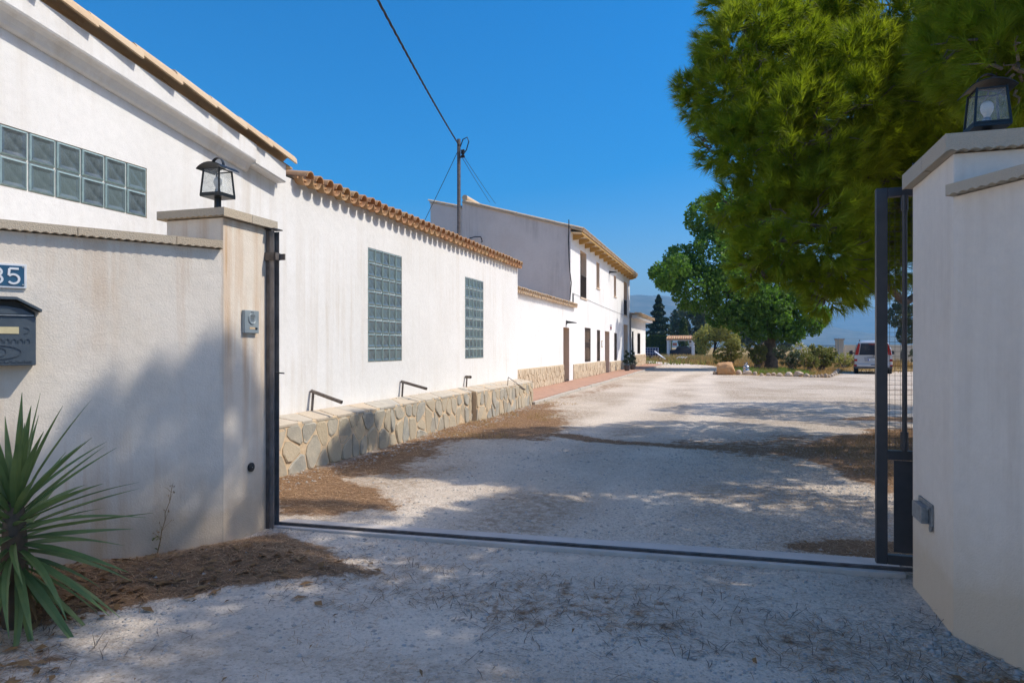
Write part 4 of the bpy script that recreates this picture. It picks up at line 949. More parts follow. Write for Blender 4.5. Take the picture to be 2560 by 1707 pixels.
q = MB(); q.box(-.0115, -.001, -.15, .125, -.05, .075); q.lathe([(.013, -.028), (.011, -.018)], (0, -.13, .05), 8, 'x'); q.lathe([(.02, -.016), (.016, -.004)], (0, -.13, -.065), 8, 'x'); q.build('back_plate', GALV, gb, True)
gg = T('gate_guide', 'dark steel guide bracket behind the cap of the right pillar', 'bracket', (1.2, 5.0, 2.6))
q = MB(); q.box(1.16, 1.20, 4.955, 5.16, 2.575, 2.60); q.box(1.16, 1.20, 5.165, 5.175, 2.55, 2.66); q.box(1.16, 1.20, 4.945, 4.953, 2.55, 2.68); q.build('plate', DARKM, gg)
q = MB(); q.tube([(1.3, 4.97, 2.62), (1.3, 4.97, 2.74)], .03, 8); q.build('roller', GREYM, gg)

# ================================================================== VEGETATION BUILDERS
def unit(v): return v / (np.linalg.norm(v, axis=1)[:, None] + 1e-9)
def shell_points(lobes, n, inner=.55, up_bias=0.0):
    """points in the outer shells of a union of ellipsoids, weighted by lobe area; rows of (centre, outward direction)"""
    w = np.array([l[3] ** 2 for l in lobes]); w = w / w.sum(); k = RNG.choice(len(lobes), n, p=w)
    L = np.array([[l[0], l[1], l[2], l[3]] for l in lobes])[k]
    sq = np.array([[l[4] if len(l) > 4 else 1.0] for l in lobes])[k]
    d = RNG.normal(0, 1, (n, 3)); d[:, 2] += up_bias; d = unit(d)
    r = L[:, 3:4] * (inner + (1 - inner) * np.sqrt(RNG.random((n, 1)))) * (0.9 + .22 * (fbm(d[:, 0] * 2 + L[:, 0], d[:, 2] * 2 + d[:, 1] * 2 + L[:, 1], 1.4, 3) - .5))[:, None]
    off = d * r; off[:, 2:3] *= sq
    return L[:, :3] + off, d
def depth_inside(P, lobes):
    """how far inside any other lobe a point lies (0 = outside, 1 = at a centre)"""
    m = np.zeros(len(P))
    for l in lobes:
        q = P - np.array(l[:3]); q[:, 2] /= (l[4] if len(l) > 4 else 1.0); m = np.maximum(m, 1 - np.linalg.norm(q, axis=1) / l[3])
    return m
def tufts(name, P, D, k, nl, w, mat_, parent, shoot=.10):
    """pine shoots: k needles round each shoot at P pointing along D"""
    n = len(P); D = unit(D); A = unit(np.cross(D, RNG.normal(0, 1, (n, 3)))); B = np.cross(D, A)
    ph = RNG.random((n, k)) * 2 * np.pi; th = np.abs(RNG.normal(.52, .22, (n, k))); sp = RNG.random((n, k)) * shoot
    dirs = D[:, None, :] * np.cos(th)[..., None] + (A[:, None, :] * np.cos(ph)[..., None] + B[:, None, :] * np.sin(ph)[..., None]) * np.sin(th)[..., None]
    dirs[..., 2] -= .10; dirs /= np.linalg.norm(dirs, axis=2)[..., None]
    base = P[:, None, :] + D[:, None, :] * sp[..., None]
    L = nl * (.7 + .5 * RNG.random((n, k, 1))); side = np.cross(dirs, RNG.normal(0, 1, (n, k, 3))); side /= np.linalg.norm(side, axis=2)[..., None] + 1e-9
    V = np.stack([base - side * w / 2, base + side * w / 2, base + dirs * L], 2).reshape(-1, 3)
    return np_mesh(name, V, np.arange(len(V)).reshape(-1, 3), mat_, parent)
def limb_pts(a, b, n=6, wob=.15, droop=0.0, rnd=random):
    a, b = Vector(a), Vector(b); L = (b - a).length; out = []
    for i in range(n + 1):
        t = i / n; p_ = a.lerp(b, t); s_ = wob * L * .25 * math.sin(math.pi * t)
        p_ += Vector((rnd.uniform(-s_, s_), rnd.uniform(-s_, s_), rnd.uniform(-s_, s_) + droop * L * 4 * t * (1 - t))); out.append(p_)
    return out

def pine(label, base, top, lobes, n_t, k, nl, w, limbs, twigs, group='stone pines inside the gate', tr=.28, inner=.55, cull=.5):
    t = T('pine_tree', label, 'tree', base, 0, group); rnd = random.Random(len(label))
    q = MB(); pts = limb_pts(base, top, 7, .12, 0, rnd); q.tube(pts, [tr * (1.25 if i == 0 else 1 - .09 * i) for i in range(8)], 12); q.build('trunk', BARK, t, smooth=True)
    for l in limbs:
        q = MB(); s_ = pts[rnd.randint(3, 6)]; q.tube(limb_pts(s_, l, 7, .25, -.04, rnd), [.10, .085, .07, .058, .047, .037, .028, .018], 7); q.build('limb', BARKG, t, smooth=True)
    q = MB()
    for i in range(twigs):
        l = rnd.choice(lobes); c = Vector(l[:3]); d = Vector((rnd.gauss(0, 1), rnd.gauss(0, 1), rnd.gauss(-.15, .8))).normalized()
        a_ = c + d * l[3] * rnd.uniform(0, .35); b_ = c + d * l[3] * rnd.uniform(.75, 1.0)
        q.tube(limb_pts(a_, b_, 5, .5, .05, rnd), [.014, .011, .009, .007, .005, .003], 4, caps=False)
    if twigs: tag(q.build('twigs', BARKG, t), kind='stuff')
    P, D = shell_points(lobes, n_t, inner)
    keep = (depth_inside(P, lobes) < cull) | (RNG.random(len(P)) < .25); P, D = P[keep], D[keep]
    # gather shoots into clumps: pull each towards the nearest of many random clump centres
    C, Dc = shell_points(lobes, max(40, n_t // 34), .70); idx = np.zeros(len(P), int)
    for s0 in range(0, len(P), 1500): idx[s0:s0 + 1500] = ((P[s0:s0 + 1500, None, :] - C[None]) ** 2).sum(2).argmin(1)
    P = P + (C[idx] - P) * .30
    D = unit(D * .75 + unit(P - C[idx]) * .6 + np.array([0, 0, .38]) + RNG.normal(0, .28, P.shape))
    tufts('crown', P, D, k, nl, w, PINE, t); return t

PINE1 = [(0.43,8.93,4.96,0.91),(0.21,9.28,5.64,0.67),(0.92,8.66,3.88,0.99),(0.48,8.52,3.88,0.62),(0.88,8.31,2.90,0.81),(0.62,8.40,2.72,0.48),(1.26,8.43,2.43,0.50),(1.04,8.53,2.24,0.26),(1.90,10.22,5.30,1.41),(1.82,9.78,3.56,1.06),(2.86,10.94,3.80,1.22),(0.94,9.92,6.30,1.0),(2.55,11.26,6.50,1.4),(2.03,9.84,2.66,0.53),(1.82,11.03,4.67,1.59),(2.88,9.60,3.18,0.64),
         (3.6,12.6,5.2,1.9),(2.0,12.6,5.3,1.5),(1.1,10.9,5.5,1.2),(4.2,10.6,4.9,1.8),(3.0,9.4,4.9,1.3),(1.5,9.2,4.4,1.1),(3.3,14.0,4.6,1.6),(4.9,12.4,4.2,1.7),(0.15,9.05,4.72,0.71),(-0.11,8.86,4.03,0.38),(0.36,8.49,2.45,0.32),(1.17,8.95,2.11,0.26),(-0.33,9.01,4.87,0.31),(0.09,8.61,3.16,0.31),(1.51,9.16,2.33,0.37),(1.83,9.36,2.45,0.32)]
pine('big stone pine with rounded boughs hanging low over the driveway', (3.9, 11.6, 0), (3.2, 11.3, 5.6), PINE1, 23000, 50, .155, .0074, [l[:3] for l in PINE1[:16]], 420, inner=.5)
PINE2 = [(7.0,18.4,5.6,2.6),(5.2,19.2,5.2,1.9),(8.6,17.2,6.0,2.2),(6.6,20.2,4.6,1.7),(4.3,18.0,5.4,1.4)]
pine('stone pine standing behind the big one, right of the drive', (7.0, 18.4, 0), (7.0, 18.6, 6.0), PINE2, 5000, 30, .16, .014, [l[:3] for l in PINE2], 60)
PINE3 = [(2.12,6.55,4.10,0.66),(2.16,6.15,3.62,0.42),(2.35,6.85,4.9,0.8),(2.9,6.7,4.1,0.9),(3.6,6.4,5.2,1.6),(5.2,5.6,5.6,2.0),(4.4,7.6,5.8,1.7),(3.5,5.4,6.3,1.4)]
PINE4 = [(8.11,5.33,10.8,1.7),(9.81,4.53,10.6,1.9),(7.41,4.13,10.9,1.25),(9.11,2.73,10.8,1.4),(4.26,5.83,10.5,0.75),(4.51,5.03,10.7,0.9),(3.91,4.33,10.1,0.6),(5.11,4.33,11.3,1.2),(4.61,3.33,10.9,0.9),(5.81,3.33,11.1,1.4),(6.21,5.33,11.3,1.5),(5.41,6.43,11.4,1.0),(6.41,2.13,11.0,1.2),(5.71,7.63,11.5,0.8),(7.41,1.33,10.8,1.2),(7.21,3.13,11.6,1.4),(5.21,2.43,10.8,0.9)]
pine('stone pine rising behind the right boundary wall, its bough behind the lantern', (5.4, 5.6, 0), (5.0, 5.4, 6.0), PINE3, 10000, 50, .15, .0062, [l[:3] for l in PINE3], 110, cull=.6)

PINE4 = [(l[0], l[1], l[2], l[3] * .87) for l in PINE4]
pine('stone pine standing inside the wall to the right, arching high over the gateway', (8.6, 3.6, 0), (8.2, 4.0, 10.6), PINE4, 11500, 30, .17, .0125, [l[:3] for l in PINE4], 60, cull=.7)

# broadleaf tree
def leafy(name, label, cat, base, lobes, n, size, mat_, trunk=None, limbs=True, group=None, inner=.45, tmat=None, extra=None, asp=.55, squash=None):
    t = T(name, label, cat, base, 0, group); rnd = random.Random(len(label) + n)
    if trunk:
        top, r0, r1 = trunk; q = MB(); pts = limb_pts(base, top, 6, .10, 0, rnd); q.tube(pts, [r0 * 1.18] + [r0 + (r1 - r0) * i / 6 for i in range(1, 7)], 12); q.build('trunk', tmat or BARK, t, smooth=True)
        if limbs:
            for l in lobes[:17]:
                q = MB(); s_ = pts[rnd.randint(3, 6)]; rr = r1 * .55; q.tube(limb_pts(s_, l[:3], 6, .25, .03, rnd), [rr * (1 - .14 * i) for i in range(7)], 6); q.build('limb', tmat or BARK, t, smooth=True)
    P, D = shell_points(lobes, n, inner); keep = (depth_inside(P, lobes) < .62) | (RNG.random(n) < .3); P = P[keep]
    C, _ = shell_points(lobes, max(20, len(P) // 60), .6); idx = np.zeros(len(P), int)
    for s0 in range(0, len(P), 1500): idx[s0:s0 + 1500] = ((P[s0:s0 + 1500, None, :] - C[None]) ** 2).sum(2).argmin(1)
    P = P + (C[idx] - P) * .2
    P = P[P[:, 2] > .02]
    leaves('crown', P, size, mat_, t, .4, asp=asp)
    return t
PLANE = [(-1.13,46.76,10.02,1.6),(0.79,47.88,10.12,2.4),(-2.78,46.25,7.15,1.3),(-3.33,46.08,6.01,1.05),(-0.58,46.40,7.38,2.1),(2.20,48.84,8.45,3.0),(-1.65,45.55,5.34,1.9),(0.50,46.21,4.9,2.2),(3.60,49.27,5.8,2.9),(5.29,49.79,3.4,1.6),(1.55,46.4,3.1,1.2),(3.5,47.6,2.9,1.2),(0.75,46.0,3.4,1.1),(6.13,50.05,3.6,1.0),(3.97,50.43,10.6,2.8),(-4.1,45.9,6.5,.5),(1.2,47.5,12.0,.7),(1.8,46.6,4.6,1.9),(4.6,48.6,4.2,1.8),(3.0,47.2,4.0,1.6),(-3.8,44.2,6.2,.9),(-3.5,42.9,5.5,.75),(-2.6,42.3,6.4,.9),(-.4,45.6,3.4,.8),(2.2,46.6,2.4,.7),(4.4,48,2.4,.8)]
leafy('plane_tree', 'large dark green plane tree with a thick trunk in the stone edged bed', 'tree', (3.0, 48.0, 0), PLANE, 70000, .11, PLANE_L, ((3.0, 48.1, 4.6), .40, .26), inner=.35)

# conifers, round trees and hedges beyond the yard
def cone_tree(name, label, base, h, r, n, size, mat_, group=None, power=1.0, layers=0):
    t = T(name, label, 'tree', base, 0, group); q = MB(); q.tube([base, (base[0], base[1], h * .9)], [r * .14, .03], 8); q.build('trunk', DARKTRUNK, t)
    u = RNG.random(n) ** .8; z = .25 + u * (h - .3); rr = r * (1 - u) ** power * (1 + (.35 * np.sin(u * layers * 6.28) if layers else 0)) + .05
    a = RNG.random(n) * 6.283; q_ = np.sqrt(RNG.random(n) * .75 + .25) * (0.8 + .5 * vnoise(a * 1.3, u * 9, 1, 3))
    leaves('crown', np.stack([base[0] + rr * q_ * np.cos(a), base[1] + rr * q_ * np.sin(a), z], 1), size, mat_, t, .3)
cone_tree('fir_tree', 'tall dark pointed conifer beyond the hedge', (-11.75, 132.4, -.1), 11.4, 2.7, 5200, .30, DARK_L, None, .8, 9)
cone_tree('cypress_tree', 'slim pale green columnar cypress behind the pergola', (-6.4, 118.4, -.1), 6.5, .95, 2600, .17, HEDGE_L, None, .38)
leafy('pine_tree', 'broad grey green pine behind the cypress', 'tree', (-6.5, 144.5, -.1), [(-6.5,144.5,7.0,4.4),(-8.6,142,5.0,2.4),(-3.5,145.4,5.6,2.7),(-5,143,8.6,2.4),(-1.0,146,5,3.0)], 6500, .34, MID_L, ((-6.5, 144.5, 4), .35, .2), False, 'round trees beyond the hedge')
leafy('bushy_tree', 'low bright green tree beside the dark conifer', 'tree', (-15.2, 136.8, -.1), [(-15.4,136.8,3.2,1.6),(-14.6,136.5,2.4,1.3)], 1500, .24, BRIGHT_L, None, False, 'round trees beyond the hedge')
leafy('bushy_tree', 'dark rounded tree far behind the fruit tree', 'tree', (3.0, 150, -.1), [(3,150,5,4.2),(7.5,152,4,3.5),(12,150,3.6,3)], 4200, .36, MID_L, None, False, 'round trees beyond the hedge')
def hedge(label, x0, x1, y0, y1, h, n):
    t = T('hedge', label, 'hedge', ((x0 + x1) / 2, (y0 + y1) / 2, 0), 0, 'clipped hedges by the pergola')
    q = MB(); q.box(x0 + .15, x1 - .15, y0 + .15, y1 - .15, -.1, h - .15); q.build('stems', DARK_L, t)
    w, d = x1 - x0, y1 - y0; u = RNG.random((n, 3)); P = np.stack([x0 + w * u[:, 0], y0 + d * u[:, 1], h * u[:, 2]], 1)
    f = RNG.integers(0, 3, n); P[f == 0, 1] = y0 + .2 * u[f == 0, 1]; P[f == 1, 2] = h - .12 * u[f == 1, 2]; g = f == 2; P[g, 0] = np.where(u[g, 0] < .5, x0 + .3 * u[g, 0], x1 - .3 * (1 - u[g, 0]))
    P[:, 2] += (vnoise(P[:, 0], P[:, 1], .8, 2) - .5) * .2; leaves('foliage', P, .13, HEDGE_L, t)
hedge('long clipped hedge left of the pergola', -18.5, -8.0, 112.0, 113.4, 2.9, 9000)
hedge('taller clipped hedge block directly beside the left pergola post', -11.2, -8.3, 110.2, 111.9, 3.35, 3800)
hedge('short clipped hedge right of the pergola', -4.6, -2.6, 110.0, 111.6, 3.2, 2600)

def shrub(label, x, y, lobes, n, size, mat_, flowers=None, name='shrub'):
    t = T(name, label, 'shrub', (x, y, 0), 0, 'shrubs in the stone edged bed'); rnd = random.Random(int(x * 100)); q = MB()
    for l in lobes:
        for _ in range(5):
            q.tube(limb_pts((x + rnd.uniform(-.15, .15), y + rnd.uniform(-.1, .1), -.05), (l[0] + rnd.uniform(-.4, .4) * l[3], l[1] + rnd.uniform(-.4, .4) * l[3], l[2] + rnd.uniform(0, .5) * l[3]), 4, .3, 0, rnd), [.03, .024, .018, .012, .006], 5, caps=False)
    tag(q.build('stems', BARKG, t), kind='stuff')
    P, D = shell_points(lobes, n, .35); P = P[P[:, 2] > .03]; C, _ = shell_points(lobes, max(16, n // 55), .6)
    idx = ((P[:, None, :] - C[None]) ** 2).sum(2).argmin(1); P = P + (C[idx] - P) * .35; leaves('foliage', P, size, mat_, t, .5, asp=.4)
    if flowers:
        P, D = shell_points(lobes, 260, .92, .3); tag(leaves('flowers', P, .055, flowers, t, .8, asp=.9), kind='stuff')
    return t
PINKF = leafmat('pink_petals', (0.6, 0.35, 0.36), (0.72, 0.5, 0.5), .3)
leafy('fruit_tree', 'small yellow green fruit tree with a thin dark trunk in the dry grass', 'tree', (-.9, 70.0, 0), [(-1.4,70.0,2.7,1.3),(-.2,70.2,3.1,1.3),(-2.2,70.0,2.4,.9),(.6,70.3,3.0,1.1),(-1.9,69.6,1.5,.9),(.9,70.3,2.0,1.0),(-.2,69.8,3.7,.8)], 7500, .085, FIG_L, ((-.8, 70.1, 2.6), .13, .09), tmat=DARKTRUNK, inner=.25)
shrub('dense rounded green shrub right behind the big boulder', .45, 52.0, [(.3,52,1.15,.95),(.9,52.2,1.3,.8),(-.2,52,.8,.7),(.6,51.8,1.7,.6)], 5200, .06, SHRUB_L)
shrub('upright green shrub behind the metal churn', 2.1, 47.2, [(2.1,47.2,.95,.66),(1.8,47.2,1.4,.45),(2.4,47.3,1.3,.45)], 3200, .06, SHRUB_L)
shrub('oleander with pale pink flowers left of the plane tree trunk', 2.75, 52.5, [(2.6,52.5,1.0,.7),(3.0,52.6,1.4,.5)], 2200, .06, SHRUB_L, PINKF, 'oleander')
shrub('loose grey green shrub right of the plane tree trunk', 4.0, 44.9, [(3.7,45,.95,.72),(4.3,45,.75,.6),(3.3,45.1,1.2,.5)], 3400, .055, MID_L)
shrub('wide shrub with olive leaves near the stone edging', 4.75, 43.9, [(4.75,43.9,.75,.55),(5.1,44,.6,.45)], 2300, .05, SHRUB_L)
shrub('bushy shrub at the right end of the stone edged bed', 5.6, 44.8, [(5.6,44.8,.95,.75),(6.0,44.9,.8,.6),(5.3,44.8,1.3,.5),(6.2,45,1.15,.45)], 4600, .06, SHRUB_L)
shrub('pale flowering bush beyond the bed, below the white post', 6.3, 60.5, [(5.9,60.5,1.2,.8),(6.8,60.7,.9,.7)], 2200, .065, FIG_L, PLASTIC_W, 'oleander')
shrub('dry scrub beside the parked van', 7.9, 52.5, [(7.5,52.5,.55,.6),(8.3,52.8,.6,.65),(9.1,53,.5,.5)], 2400, .06, FIG_L)
shrub('grey green scrub seen through the gate, right of the van', 14.0, 55.0, [(13.4,55,.9,.9),(14.6,55.4,.8,.9),(15.6,55.8,.9,1.0)], 3000, .08, MID_L)
leafy('olive_tree', 'grey green olive tree seen through the gate beyond the van', 'tree', (15.0, 67.3, 0), [(14.64,67.34,4.2,1.15),(15.4,67.55,2.6,1.0),(15.8,67.7,4.3,1.1),(14.9,67.4,5.2,.8),(16.6,68,3.2,1.2)], 5200, .11, MID_L, ((15.2, 67.4, 2.8), .22, .14), tmat=BARKG)
# low ground cover and grasses
def blades(name, P, h, w, mat_, label, lean=.35, tip=None):
    n = len(P); a = RNG.random(n) * 6.283; hh = h * (.5 + .9 * RNG.random(n)); side = np.stack([np.cos(a), np.sin(a), 0 * a], 1) * w / 2
    ln = RNG.normal(0, lean, (n, 3)) * hh[:, None]; ln[:, 2] = 0
    V = np.stack([P - side, P + side, P + ln + np.stack([0 * a, 0 * a, hh], 1)], 1).reshape(-1, 3)
    o = np_mesh(name, V, np.arange(len(V)).reshape(-1, 3), mat_); tag(o, label, None, kind='stuff'); return o
def scatter(n, x0, x1, y0, y1, f, z=None):
    x = RNG.uniform(x0, x1, n); y = RNG.uniform(y0, y1, n); k = RNG.random(n) < f(x, y); x, y = x[k], y[k]
    return np.stack([x, y, gz(x, y) if z is None else np.full(len(x), z)], 1)
fieldp = scatter(60000, -16, 14, 56, 112, lambda x, y: sstep(.2, -1.2, polydist(x, y, GRAVEL)) * (fbm(x, y, .35, 4) > .42) * sstep(125, 50, y), 0.0)
blades('dry_field_grass', fieldp, .50, .07, DRYG, 'tall golden dry grass in the field beyond the yard', .25)
fieldp = scatter(9000, -14, 4, 60, 100, lambda x, y: (fbm(x, y, .5, 44) > .58) * 1.0, 0.0)
blades('field_weeds', fieldp, .45, .12, SHRUB_L, 'green weeds among the golden field grass', .4)
BED = [(-.1, 38.9), (1.2, 39.0), (3.2, 38.1), (4.9, 37.0), (6.2, 42.5), (7.2, 47), (6.5, 56), (-.4, 56)]
bp = scatter(26000, -1, 8, 36, 56, lambda x, y: sstep(-.1, .3, polydist(x, y, BED)) * (fbm(x, y, .9, 14) > .42))
blades('bed_grass', bp, .22, .022, DRYG, 'dry grass and weeds inside the stone edged bed', .4)
bp = scatter(9000, -1, 4.5, 38, 48, lambda x, y: sstep(-.1, .3, polydist(x, y, BED)) * (fbm(x, y, .8, 31) > .5))
blades('ground_ivy', bp, .2, .05, PLANE_L, 'dark green ground cover under the plane tree', .7)
sp = scatter(9000, 6.5, 20, 43, 56, lambda x, y: (fbm(x, y, .6, 17) > .4) * sstep(43, 47, y) * .8)
blades('yard_grass', sp, .16, .03, DRYG, 'short dry grass around the parked van', .5)
rp = scatter(52000, .4, 9, 6.6, 17, lambda x, y: sstep(.05, .55, polydist(x, y, LIT[5][0])) * (.25 + (fbm(x, y, 1.1, 8) > .5)))
blades('brown_grass', rp, .085, .006, DRYB, 'brown dead grass in the shade at the right of the drive', .8)
lp = scatter(5000, -4.85, -3.4, 10.5, 18.5, lambda x, y: (fbm(x, y, 1.3, 2) > .55) * .8)
blades('verge_grass', lp, .07, .006, DRYG, 'thin dry grass along the foot of the stone ledge', .7)

# ================================================================== STONES OF THE BED EDGING
def rock_mesh(name, sx, sy, sz, seed, mats, sub=3, rough=.16, flat=0.55):
    import bmesh
    bm = bmesh.new(); bmesh.ops.create_icosphere(bm, subdivisions=sub, radius=1); r = random.Random(seed)
    planes = [(Vector((r.gauss(0, 1), r.gauss(0, 1), r.gauss(.1, .7))).normalized(), r.uniform(.62, .9)) for _ in range(7)]
    off = r.uniform(0, 50)
    for v in bm.verts:
        p = v.co.copy()
        for n_, d in planes:
            e = p.dot(n_) - d
            if e > 0: p -= n_ * e * .85
        k = float(fbm(np.array([p.x * 1.2 + off + p.z]), np.array([p.y * 1.2 + p.z * 1.4 + off]), 1.7, seed, 4)[0]) - .5
        p *= 1 + k * rough * 2; v.co = Vector((p.x * sx, p.y * sy, p.z * sz))
    z0 = -sz * flat
    for v in bm.verts:
        if v.co.z < z0: v.co.z = z0
    for v in bm.verts: v.co.z -= z0
    me = bpy.data.meshes.new(name); bm.to_mesh(me); bm.free(); set_mats(me, mats)
    me.polygons.foreach_set('use_smooth', [True] * len(me.polygons))
    try: me.set_sharp_from_angle(angle=R(28))
    except Exception: pass
    return me
def rock(label, x, y, sx, sy, sz, seed, mat_, group, sub=3, cat='rock', name='rock', rz=0., rough=.16, flat=.55):
    o = link(name, rock_mesh(name, sx, sy, sz, seed, mat_, sub, rough, flat)); o.location = (x, y, float(gz(x, y)) - .03); o.rotation_euler = (0, 0, rz)
    tag(o, label, cat, group); return o
rock('big rounded ochre boulder at the left end of the stone edging', .12, 38.95, .56, .50, .50, 5, ROCK, None, 4, 'boulder', 'boulder', .3, .17, .62)
rock('small pale rock leaning against the left side of the big boulder', -.42, 38.9, .13, .16, .17, 8, ROCKP, 'rocks edging the garden bed')
EDG = [(.83, 39.2, .20, .20, 'first edging rock, just right of the big boulder'), (1.25, 39.3, .27, .20, 'broad pinkish edging rock in front of the churn'), (1.62, 38.8, .16, .19, 'pointed edging rock right of the churn'),
       (1.91, 38.0, .14, .12, 'low dull edging rock, half overgrown'), (2.25, 38.05, .16, .12, 'small edging rock left of the overgrown patch'), (2.52, 38.3, .14, .14, 'small rounded edging rock between two pale ones'),
       (2.78, 37.75, .22, .16, 'long flat pale edging rock below the plane tree'), (3.2, 37.85, .27, .19, 'wide pale edging rock with an arched top'), (3.66, 37.6, .28, .20, 'largest pyramid shaped edging rock right of the tree'),
       (4.0, 37.2, .17, .15, 'rounded edging rock right of the pyramid shaped one'), (4.2, 36.85, .12, .12, 'greyish small edging rock at the bend'), (4.36, 36.9, .09, .12, 'narrow edging rock right at the bend'),
       (4.52, 36.95, .10, .12, 'upright small edging rock after the bend'), (4.68, 37.0, .10, .13, 'reddish small edging rock after the bend'), (4.84, 36.8, .11, .16, 'taller small edging rock before the bed turns back'),
       (5.03, 37.1, .11, .12, 'first edging rock of the side turning back'), (5.28, 38.0, .12, .13, 'second edging rock of the side turning back'), (5.56, 39.5, .13, .14, 'third edging rock of the side turning back'),
       (5.88, 41.1, .14, .15, 'fourth edging rock of the side turning back'), (6.2, 42.8, .16, .17, 'fifth edging rock of the side turning back'), (6.55, 44.6, .18, .18, 'sixth edging rock of the side turning back')]
for i, (x, y, sx, h, lab) in enumerate(EDG): rock(lab, x, y, sx, sx * .8, h * .98, 20 + i, ROCKP, 'rocks edging the garden bed', 2, rz=i * .7)

# metal churn with ribbon on a low blue stool
ch = T('milk_churn', 'shiny metal churn decorated with a pale bow in the bed', 'churn', (1.2, 39.75, 0))
CHROME = M('polished_metal', (0.55, 0.57, 0.6), (0.35, 0.36, 0.4), 18, .22, metallic=.8)
q = MB(); q.lathe([(.15, .20), (.17, .22), (.17, .30), (.163, .31), (.17, .32), (.17, .42), (.15, .46), (.10, .50), (.10, .56), (.12, .58)], (1.2, 39.75, 0), 18); q.build('body', CHROME, ch, smooth=True)
q = MB(); q.lathe([(.125, .585), (.13, .60), (.03, .63)], (1.2, 39.75, 0), 16); q.build('lid', DARKM, ch, smooth=True)
q = MB(); q.prism([(1.12, 39.60, .50), (1.20, 39.60, .66), (1.27, 39.60, .68), (1.18, 39.60, .48)], (0, -.01, 0), (0, .01, 0)); q.build('bow', WPAINT, ch)
sl_ = T('garden_stool', 'low blue stool with a pale frame under the churn', 'stool', (1.22, 39.7, 0))
q = MB(); q.box(1.04, 1.40, 39.55, 39.90, .165, .195); q.build('seat', EWHITE, sl_)
for x in (1.045, 1.38):
    for y in (39.56, 39.88):
        q = MB(); q.box(x, x + .02, y - .01, y + .01, -.02, .163); q.build('leg', EWHITE, sl_)
q = MB(); q.box(1.068, 1.378, 39.56, 39.57, .03, .16); q.build('apron', BLUE, sl_)

# ================================================================== PARKED VAN (local frame: rear bumper at y = 0, forward +Y)
VAN = T('parked_van', 'silver passenger van parked with its rear towards the gate', 'van', (7.98, 42.3, 0), R(-9.1))
def van_sec(y, zb, zt, wb, ww, wt):
    return [(-wb, zb), (-ww, zb + .18), (-ww, .78), (-ww * .985, 1.05), (-(ww + wt) / 2 - .03, 1.45 if zt > 1.6 else zt * .9), (-wt, zt - .10), (-wt + .14, zt - .02), (-.3, zt), (.3, zt), (wt - .14, zt - .02), (wt, zt - .10), ((ww + wt) / 2 + .03, 1.45 if zt > 1.6 else zt * .9), (ww * .985, 1.05), (ww, .78), (ww, zb + .18), (wb, zb)]
VPAINT = M('silver_van_paint', (0.50, 0.51, 0.53), (0.47, 0.48, 0.5), 3, .28, metallic=.25, coat=.5)
secs = [(.03, .36, 1.76, .84, .90, .70), (.12, .30, 1.83, .88, .945, .73), (.5, .28, 1.87, .9, .95, .745), (2.6, .28, 1.87, .9, .95, .745), (3.2, .28, 1.80, .9, .95, .73), (3.55, .28, 1.56, .9, .95, .74), (3.95, .28, 1.16, .9, .94, .80), (4.5, .28, 1.02, .86, .92, .78), (4.72, .34, .80, .8, .86, .74)]
vs = []; nS = 16
for sct in secs: vs += [(x, sct[0], z) for x, z in van_sec(*sct)]
fs = [(i * nS + k, i * nS + (k + 1) % nS, (i + 1) * nS + (k + 1) % nS, (i + 1) * nS + k) for i in range(len(secs) - 1) for k in range(nS)] + [tuple(reversed(range(nS))), tuple(range((len(secs) - 1) * nS, len(secs) * nS))]
q = MB(); q.add(vs, fs); q.build('body', VPAINT, VAN, True, smooth=True)
VGLASS = M('van_glass', (0.012, 0.02, 0.035), (0.016, 0.026, 0.045), 2, .05, spec=.8)
TYRE = M('tyre_rubber', (0.015, 0.015, 0.016), (0.025, 0.025, 0.026), 20, .85); LRED = M('tail_red', (0.36, 0.012, 0.012), (0.30, 0.01, 0.01), 20, .15, spec=.7); LCLR = M('tail_clear', (0.5, 0.5, 0.52), None, 10, .15)
q = MB(); q.prism([(-.70, 0, 1.06), (.70, 0, 1.06), (.60, 0, 1.70), (-.60, 0, 1.70)], (0, -.004, 0), (0, .07, 0)); rw_ = q.build('rear_window', VGLASS, VAN, True)
q = MB(); q.box(-.05, .42, -.018, -.006, 1.05, 1.075); q.box(.16, .24, -.03, -.006, 1.0, 1.09); q.build('wiper', DARKM, rw_, True)
q = MB(); q.box(-.22, .22, -.012, -.006, 1.64, 1.675); q.build('brake_light', LRED, VAN, True)
